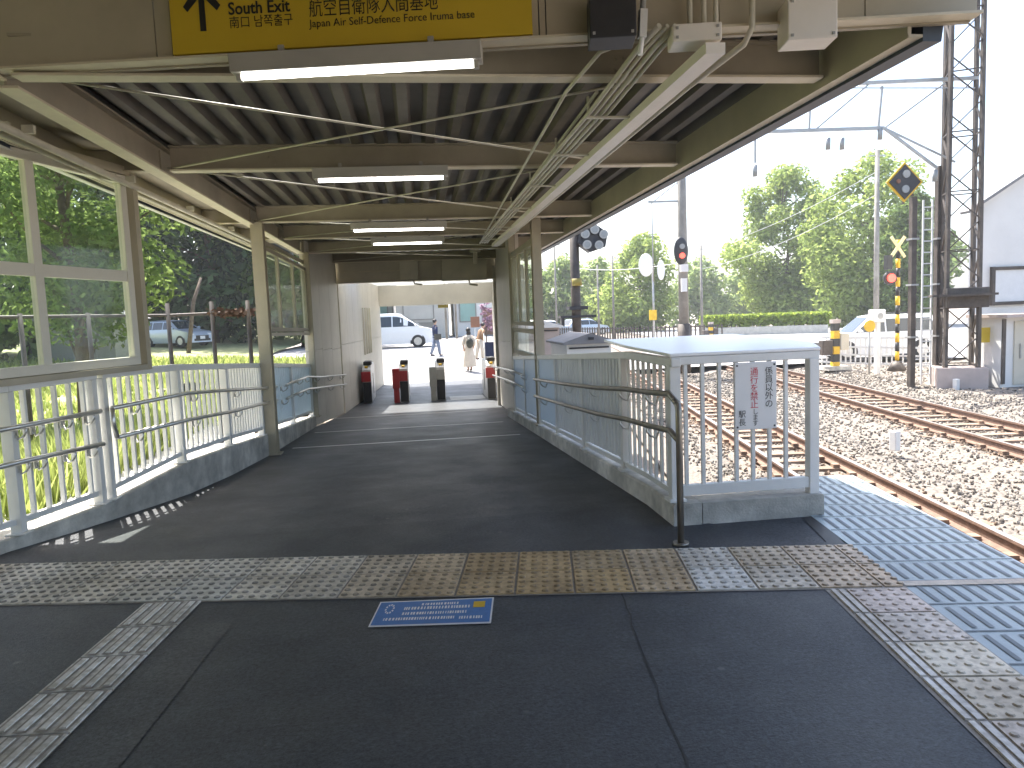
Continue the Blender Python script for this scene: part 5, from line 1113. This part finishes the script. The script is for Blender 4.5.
# lattice mast with base, canopy box and catenary arm
tw = pix(958, 380, 20.6); th = R(-28); mast = thing('lattice_mast', 'tall lattice steel mast on a concrete block, carrying the overhead line arm', 'mast', (tw.x, tw.y, -1.05))
def MT(x, y, z): return Vector((tw.x + x * math.cos(th) - y * math.sin(th), tw.y + x * math.sin(th) + y * math.cos(th), z))
mb = MB(); mb.box((tw.x, tw.y, -.78), (1.25, 1.15, .62), th); mb.build('base_block', 'roof_pink', mast, bevel=.02)
hs = .40; ZT = 13.0
for sx in (-1, 1):
    for sy in (-1, 1): mb = MB(); mb.bar(MT(sx * hs, sy * hs, -.5), MT(sx * hs * .9, sy * hs * .9, ZT), .095, .095, up=(0, 1, 0)); mb.build('leg', 'iron_brown', mast)
for f in range(4):
    mb = MB(); z = -.4; i = 0; cs = [(-1, -1), (1, -1), (1, 1), (-1, 1), (-1, -1)]
    while z < ZT - .9:
        a, b_ = cs[f], cs[f + 1]
        if i % 2: a, b_ = b_, a
        mb.bar(MT(a[0] * hs, a[1] * hs, z), MT(b_[0] * hs, b_[1] * hs, z + .8), .045, .03)
        if i % 2 == 0: mb.bar(MT(a[0] * hs, a[1] * hs, z), MT(b_[0] * hs, b_[1] * hs, z), .045, .03)
        z += .8; i += 1
    mb.build('lattice', 'iron_brown', mast)
c = pix(966, 297, 20.2); mb = MB(); mb.box(c + Vector((0, 0, -.02)), (1.0, .55, .55), th); mb.build('equipment_box', 'iron_brown', mast, bevel=.02); mb = MB(); mb.box(pix(962, 295, 20.0), (1.55, .75, .06), th); mb.build('box_roof', 'iron_brown', mast)
mb = MB(); A = lambda x, y: pix(x, y, 20.8)
for (a, b_, wd) in (((978, 78), (842, 84), .09), ((757, 132), (884, 128), .09), ((884, 128), (937, 168), .07), ((884, 128), (955, 162), .05), ((868, 85), (815, 130), .045), ((945, 83), (886, 127), .045), ((882, 86), (878, 128), .06), ((810, 108), (809, 130), .05), ((755, 137), (755, 163), .05), ((975, 88), (842, 88), .03)): mb.bar(A(*a), A(*b_), wd, wd)
mb.build('line_arm', 'galv', mast)
mb = MB()
for x, y in ((828, 138), (842, 138), (755, 165), (880, 128), (935, 170)): q = A(x, y); mb.cyl(q, q + Vector((0, 0, -.32)), .07, 8)
mb.build('insulators', 'lens', mast)
# trackside white hut at the right edge
hut = pix(990, 384, 21); hz = -1.05; hx0 = hut.x - .1; hy = hut.y + .8
t = thing('trackside_hut', 'large white building with a sloping roof edge beyond the lattice mast', 'building', (hx0 + 3, hy, hz)); rk_ = pix(986, 205, 21)
mb = MB(); mb.prism([(hx0, hy, hz), (hx0 + 8, hy, hz), (hx0 + 8, hy, rk_.z + 2.2), (hx0 + 4, hy, rk_.z + 2.4), (hx0, hy, rk_.z)], (8, 6.0, 0)); mb.build('wall', 'shed_white', t)
mb = MB(); mb.bar((hx0 - .25, hy - .1, rk_.z - .12), (hx0 + 4.2, hy - .1, rk_.z + 2.5), .35, .08); mb.build('verge', 'roof_grey', t)
wp = pix(1018, 285, 21.3); mb = MB(); mb.box((wp.x + .25, hy - .03, wp.z), (1.1, .08, .95)); w_ = mb.build('window', 'lamp_glass', t); mb = MB()
for s in (-1, 1): mb.box((wp.x + .25 + s * .58, hy - .05, wp.z), (.1, .12, 1.15))
for s in (-1, 1): mb.box((wp.x + .25, hy - .05, wp.z + s * .52), (1.06, .12, .1))
mb.build('frame', 'iron_brown', w_)
b = pix(1000, 387, 20); t = thing('electrical_hut', 'small white electrical hut with a cream door at the right edge', 'hut', (b.x + .5, b.y, hz))
zt = pix(1000, 318, 20).z; mb = MB(); mb.box((b.x + .75, b.y + .5, (hz + zt) / 2), (1.5, 1.0, zt - hz)); mb.build('body', 'shed_white', t); mb = MB(); mb.box((b.x + .75, b.y + .4, zt + .05), (1.8, 1.5, .09)); mb.build('roof', 'roof_pink', t)
mb = MB(); mb.box((b.x + .85, b.y - .02, hz + .95), (.95, .05, 1.75)); dr = mb.build('door', 'shed_cream', t); mb = MB(); mb.box((b.x + .55, b.y - .06, hz + 1.0), (.04, .04, .4)); mb.build('handle', 'galv', dr)
mb = MB(); mb.box((b.x + .06, b.y - .02, hz + 1.0), (.1, .05, 1.8)); mb.build('frame', 'iron_brown', t)
mb = MB(); c = pix(985, 335, 20.4); mb.box(c, (.42, .05, .42)); tag(mb.build('notice_plate', 'sign_yellow', off=c), 'small pale yellow plate between the lattice mast and the white hut', 'notice')
# white stub markers in the ballast
for x, y, lab in ((895, 436, 'white stub post in the ballast between the two tracks'), (956, 391, 'white stub post in front of the lattice mast block')):
    b = pix(x, y, 12.3 if y > 400 else 20.0); mb = MB(); mb.box((b.x, b.y, -.93), (.13, .13, .34), .3); tag(mb.build('marker_post', 'shed_white', off=(b.x, b.y, -1.1), bevel=.015), lab, 'marker')
# slim poles and wires
for x, yt, d, r_, lab in ((702, 245, 55, .11, 'slim dark pole beyond the crossing, right of the tall signal pole'), (614, 255, 60, .10, 'slim pole in front of the far trees, left of the mirrors'), (876, 150, 40, .16, 'pale concrete pole behind the white estate car'), (599, 265, 48, .07, 'thin grey pole right of the crossing lamp cluster'), (557, 240, 45, .07, 'thin grey pole left of the crossing lamp cluster')):
    a = pix(x, yt, d); b = pix(x, 330, d); t = thing('utility_pole', lab, 'pole', (b.x, b.y, -1)); mb = MB(); mb.tube([(b.x, b.y, -1.0), (b.x, b.y, a.z)], r_, 10, r2=r_ * .75); mb.build('shaft', 'pole_grey', t)
    mb = MB(); mb.bar((b.x - .5, b.y, a.z - .3), (b.x + .5, b.y, a.z - .3), .05, .06); mb.build('cross_arm', 'galv', t)
def wire(label, a, b, sag=.5, r=.02, m='galv'):
    a, b = Vector(a), Vector(b); mb = MB(); pts = [a.lerp(b, i / 14) - Vector((0, 0, sag * 4 * (i / 14) * (1 - i / 14))) for i in range(15)]; mb.tube(pts, r, 5); tag(mb.build('overhead_wire', m, off=a), label, 'wire', 'overhead wires')
A_ = pix(876, 172, 40); B_ = pix(702, 250, 55)
wire('upper overhead wire crossing in front of the big right-hand trees', A_, B_, .4, .018, 'white_metal'); wire('lower overhead wire crossing in front of the big right-hand trees', A_ - Vector((0, 0, 1.2)), B_ - Vector((0, 0, 1.4)), .5, .018, 'white_metal')
wire('long overhead wire from the tall signal pole to the lamp pole', pix(684, 262, 28), pix(577, 268, 45), .2, .015, 'white_metal')

# ================================================================== LEFT YARD
pf = thing('pipe_fence', 'rusty pipe fence with creepers in the long grass left of the station', 'fence', tuple(pix(170, 345, 12)))
ends = [pix(x, y, d) for x, y, d in ((-60, 318, 9.5), (20, 317, 10.4), (88, 316, 11), (168, 315.5, 12), (212, 313.5, 12.3), (248, 312, 12.6))]
for q in ends: mb = MB(); mb.cyl((q.x, q.y, lawn_z(q.x, q.y) - .1), (q.x, q.y, q.z + (.2 if q in ends[3:] else .05)), .035, 8); mb.build('post', 'iron_brown', pf)
mb = MB(); mb.tube(ends, .025, 8); mb.build('rail', 'iron_brown', pf)
mb = MB(); rr = random.Random(8)
for i in range(260):
    k = rr.uniform(4, 5); q = ends[int(k)].lerp(ends[min(5, int(k) + 1)], k % 1) + Vector((rr.gauss(0, .05), rr.gauss(0, .05), rr.gauss(0, .03))); s = rr.uniform(.02, .05); n = Vector((rr.gauss(0, 1), rr.gauss(0, 1), rr.gauss(0, 1))).normalized(); a = n.orthogonal().normalized() * s; b = n.cross(a)
    mb.poly([q - a, q - b, q + a, q + b])
mb.build('dry_creeper', 'creeper', pf, recalc=False)
p = pix(84, 345, 30); simple_house('garden_shed', 'grey-roofed shed with a blue-grey wall among the trees at the left', p.x - 1.6, p.x + 1.2, p.y, 3, lawn_z(p.x, p.y) - .2, 2.0, 'shutter', [('door', p.x - .4, p.x + .4, .05, 1.7, 'galv')], 'gable', 'roof_grey', cat='shed')
# ================================================================== TREES
def leaf_cloud(mb, rr, clumps, n, size, flat=.5):
    tot = sum(c[1] ** 2 for c in clumps)
    for c, r, sq in clumps:
        for _ in range(int(n * r * r / tot)):
            d = Vector((rr.gauss(0, 1), rr.gauss(0, 1), rr.gauss(0, 1))).normalized() * (rr.random() ** .4) * r
            p = c + Vector((d.x, d.y, d.z * sq)); s = size * rr.uniform(.55, 1.25)
            nn = (d.normalized() * .6 + Vector((rr.gauss(0, .5), rr.gauss(0, .5), rr.gauss(.5, .5)))).normalized(); a = nn.orthogonal().normalized(); q = Matrix.Rotation(rr.random() * 6.28, 3, nn); a = q @ a; b = nn.cross(a)
            mb.poly([p - a * s, p - b * s * flat + a * s * .1, p + a * s, p + b * s * flat + a * s * .1])
def tree(name, label, base, h, rad, leaf, n, size, seed, crown_lo=.25, trunk_r=None, lean=(0, 0), clump=16, group=None, cat='tree', kind=None):
    rr = random.Random(seed); base = Vector(base); t = thing(name, label, cat, base, group); tr = trunk_r or h * .018
    topv = base + Vector((lean[0], lean[1], h * .8)); mb = MB(); pts = [base - Vector((0, 0, .3)), base.lerp(topv, .35) + Vector((rr.gauss(0, .02) * h, 0, 0)), base.lerp(topv, .7) + Vector((rr.gauss(0, .03) * h, rr.gauss(0, .02) * h, 0)), topv]
    mb.tube(pts, tr, 8, r2=tr * .25); clumps = []
    for i in range(clump):
        z = h * (crown_lo + (1 - crown_lo) * ((i + .5) / clump)); f = (z / h - crown_lo) / (1 - crown_lo); env = rad * (math.sin(math.pi * min(1, .12 + f * .83)) ** .7)
        a = i * 2.4 + rr.gauss(0, .3); c = base + Vector((lean[0] * z / h, lean[1] * z / h, z)) + Vector((math.cos(a), math.sin(a), 0)) * env * rr.uniform(.25, .78)
        r_ = rad * rr.uniform(.34, .54) * (1 - .35 * f); clumps.append((c, r_, .72)); q = base.lerp(topv, max(.15, min(.95, z / h / .8 - .18)))
        mb.tube([q, q.lerp(c, .55) + Vector((0, 0, -.02 * h)), c], tr * .34, 5, r2=tr * .06)
    mb.build('trunk', 'bark', t)
    mb = MB(); leaf_cloud(mb, rr, clumps, n, size); mb.build('crown', leaf, t, recalc=False); return t
def ztree(x, d, zb, ytop): b = pix(x, 330, d); return (b.x, b.y, zb), pix(x, ytop, d).z - zb
for x, d, yt, rad, leaf, n, size, seed, lo, lab in (
        (783, 84, 172, 6.6, 'leaf_spring', 19000, .30, 1, .06, 'tall bright green broadleaf tree, the left one of the pair behind the hedge'),
        (872, 72, 160, 6.8, 'leaf_spring', 19000, .28, 2, .03, 'large rounded green tree right of the crossing, behind the white estate car'),
        (914, 66, 194, 3.2, 'leaf_mid', 7000, .27, 3, .12, 'green tree partly hidden by the lattice mast'),
        (640, 88, 240, 6.0, 'leaf_spring', 11000, .30, 4, .03, 'round green tree behind the traffic mirrors'),
        (700, 118, 262, 6.5, 'leaf_pale', 3500, .5, 5, .05, 'pale distant tree between the signal pole and the tall pair'),
        (737, 125, 275, 6.0, 'leaf_pale', 3000, .5, 6, .05, 'pale distant tree low behind the left tall tree'),
        (600, 105, 262, 6.0, 'leaf_pale', 3500, .45, 7, .05, 'pale green tree right of the crossing lamp cluster'),
        (563, 100, 262, 5.5, 'leaf_pale', 3000, .45, 8, .05, 'pale green tree directly behind the crossing lamp pole'),
        (528, 98, 270, 5.0, 'leaf_pale', 2500, .45, 9, .05, 'pale green tree just right of the station column'),
        (826, 105, 232, 7.0, 'leaf_mid', 4500, .5, 21, .05, 'darker tree filling the gap between the two tall trees'),
        (908, 95, 225, 7.0, 'leaf_mid', 4500, .5, 22, .05, 'dark green tree behind the crossing sign post')):
    b, h = ztree(x, d, -.95, yt); tree('broadleaf_tree', lab, b, h, rad, leaf, n, size, seed, lo, clump=30 if n > 5000 else 16, group='trees beyond the tracks')
# clipped hedge
a, b = pix(704, 326, 64), pix(832, 326, 60); hg = thing('hedge', 'long low clipped hedge, bright on top, along the far side of the road', 'hedge', (a.x, a.y, -1)); rr = random.Random(4); mb = MB(); D = Vector((b.x - a.x, b.y - a.y, 0))
for i in range(5200):
    q = Vector((a.x, a.y, -.28)) + D * rr.random() + Vector((0, rr.uniform(0, 1.3), 1.08 * rr.random() ** .6)); s = rr.uniform(.10, .2); n = Vector((rr.gauss(0, .6), rr.gauss(-.3, .6), rr.gauss(.6, .5))).normalized(); u_ = n.orthogonal().normalized() * s; v_ = n.cross(u_); mb.poly([q - u_, q - v_ * .7, q + u_, q + v_ * .7])
mb.build('foliage', 'hedge_leaf', hg, recalc=False); mb = MB()
for i in range(30): q = Vector((a.x, a.y + .6, -1)) + D * (i + .5) / 30; mb.cyl(q, q + Vector((0, 0, 1.4)), .04, 5)
mb.build('stems', 'bark', hg)
mb = MB(); q = Vector((a.x, a.y + .6, -.62)); mb.bar(q, q + D, 1.6, .7); structure(mb, 'planter_wall', 'pale_concrete')
# left: near bright tree, dark wood behind
p = pix(78, 340, 15); tree('broadleaf_tree', 'bright green spring tree close by at the left, branches reaching past the window frame', (p.x, p.y, lawn_z(p.x, p.y)), 8.5, 2.6, 'leaf_mid', 15000, .09, 31, .24, .16, clump=20, group='trees left of the station')
for i, (x, d, yt, rad, lf, n, lab) in enumerate(((-40, 30, -60, 5, 'leaf_mid', 3500, 'leafy tree at the far left edge behind the window'), (30, 34, -40, 5.0, 'leaf_dark', 5000, 'dark tree behind the left half of the large window'), (100, 44, 20, 6.0, 'leaf_dark', 5500, 'dark dense tree above the parked hatchback, left part'),
        (165, 50, 60, 6.5, 'leaf_dark', 6000, 'dark dense tree straight behind the parked hatchback'), (215, 46, 80, 5.5, 'leaf_dark', 5500, 'dark dense tree left of the station column'), (262, 50, 60, 5.5, 'leaf_mid', 5000, 'mid green tree behind the station column'), (305, 46, 100, 5, 'leaf_mid', 4000, 'mid green tree behind the small side windows'), (345, 60, 120, 5, 'leaf_mid', 2500, 'green tree hidden behind the panelled wall'), (-100, 24, -150, 5, 'leaf_mid', 3500, 'leafy tree out past the left window edge'), (135, 60, 60, 7, 'leaf_dark', 4000, 'deep shaded tree at the back of the wood'), (240, 62, 60, 7, 'leaf_dark', 4000, 'deep shaded tree at the back of the wood, right part'))):
    b = pix(x, 340, d); zb = lawn_z(b.x, b.y); h = min(16, pix(x, yt, d).z - zb); tree('woodland_tree', lab, (b.x, b.y, zb), max(9, h), rad, lf, n, .34, 50 + i, .06, clump=22, group='trees left of the station')
b = pix(186, 330, 36); mb = MB(); a = pix(201, 278, 37); mb.tube([(b.x, b.y, lawn_z(b.x, b.y) - .2), b.lerp(a, .5) + Vector((0, 0, .1)), a], .12, 8, r2=.07); tag(mb.build('leaning_trunk', 'bark', off=(b.x, b.y, 0)), 'bare leaning tree trunk behind the rusty pipe fence', 'tree')
p = pix(486, 318, 44); tree('ornamental_tree', 'small purple-leaved tree at the right of the exit', (p.x, p.y, -.2), 2.6, .75, 'purple_leaf', 260, .13, 71, .35, clump=8)
# grass blades, thick in the sunny yard
rr = random.Random(9); mb = MB()
for i in range(42000):
    y = rr.uniform(3, 34); edge = lerp(-5.4, -4.3, min(1, y / 15)); x = edge - abs(rr.gauss(0, 1)) * (3 + y * .28)
    if mnoise.noise(Vector((x * .5, y * .5, 0))) < -.25: continue
    h = rr.uniform(.08, .30) * (1.3 if 9 < y < 14 else 1); wd = rr.uniform(.012, .03) * (1 + y * .04); a = rr.random() * 6.28; d = Vector((math.cos(a), math.sin(a), 0)); z = lawn_z(x, y) - .03; q = Vector((x, y, z)); ln = Vector((rr.gauss(0, .3), rr.gauss(0, .3), 1)) * h
    v = [mb.bm.verts.new(k) for k in (q - d * wd, q + d * wd, q + ln * .6 + d * wd * .6, q + ln * 1.0, q + ln * .6 - d * wd * .6)]; mb.face(v)
for (gx, gy, gd, gs, gn) in ((118, 352, 10.5, .55, 1500), (150, 352, 12.5, .8, 900), (70, 350, 9.5, .7, 1200), (225, 352, 13, .9, 700), (20, 350, 8.5, .7, 1200)):
    c = pix(gx, gy, gd)
    for i in range(gn):
        x, y = c.x + rr.gauss(0, gs), c.y + rr.gauss(0, gs)
        if x > -4.2: continue
        h = rr.uniform(.35, .85); wd = rr.uniform(.012, .028); a = rr.random() * 6.28; d = Vector((math.cos(a), math.sin(a), 0)); q = Vector((x, y, lawn_z(x, y) - .03)); ln = Vector((rr.gauss(0, .28), rr.gauss(0, .28), 1)) * h
        mb.face([mb.bm.verts.new(k) for k in (q - d * wd, q + d * wd, q + ln * .6 + d * wd * .7, q + ln, q + ln * .6 - d * wd * .7)])
tag(mb.build('grass', 'grass', recalc=False), kind='stuff')
# ================================================================== AIR
HAZE = .0009
if HAZE:
    mb = MB(); mb.box((0, 175, 10.2), (520, 510, 25.1)); hz_ = bpy.data.materials.new('haze_air'); hz_.use_nodes = True; n_ = hz_.node_tree.nodes; n_.clear()
    o_ = n_.new('ShaderNodeOutputMaterial'); pv = n_.new('ShaderNodeVolumePrincipled'); pv.inputs['Density'].default_value = HAZE; pv.inputs['Color'].default_value = (.92, .95, 1, 1)
    hz_.node_tree.links.new(pv.outputs[0], o_.inputs['Volume']); MATS['haze_air'] = hz_
    tag(mb.build('haze', 'haze_air'), kind='stuff')
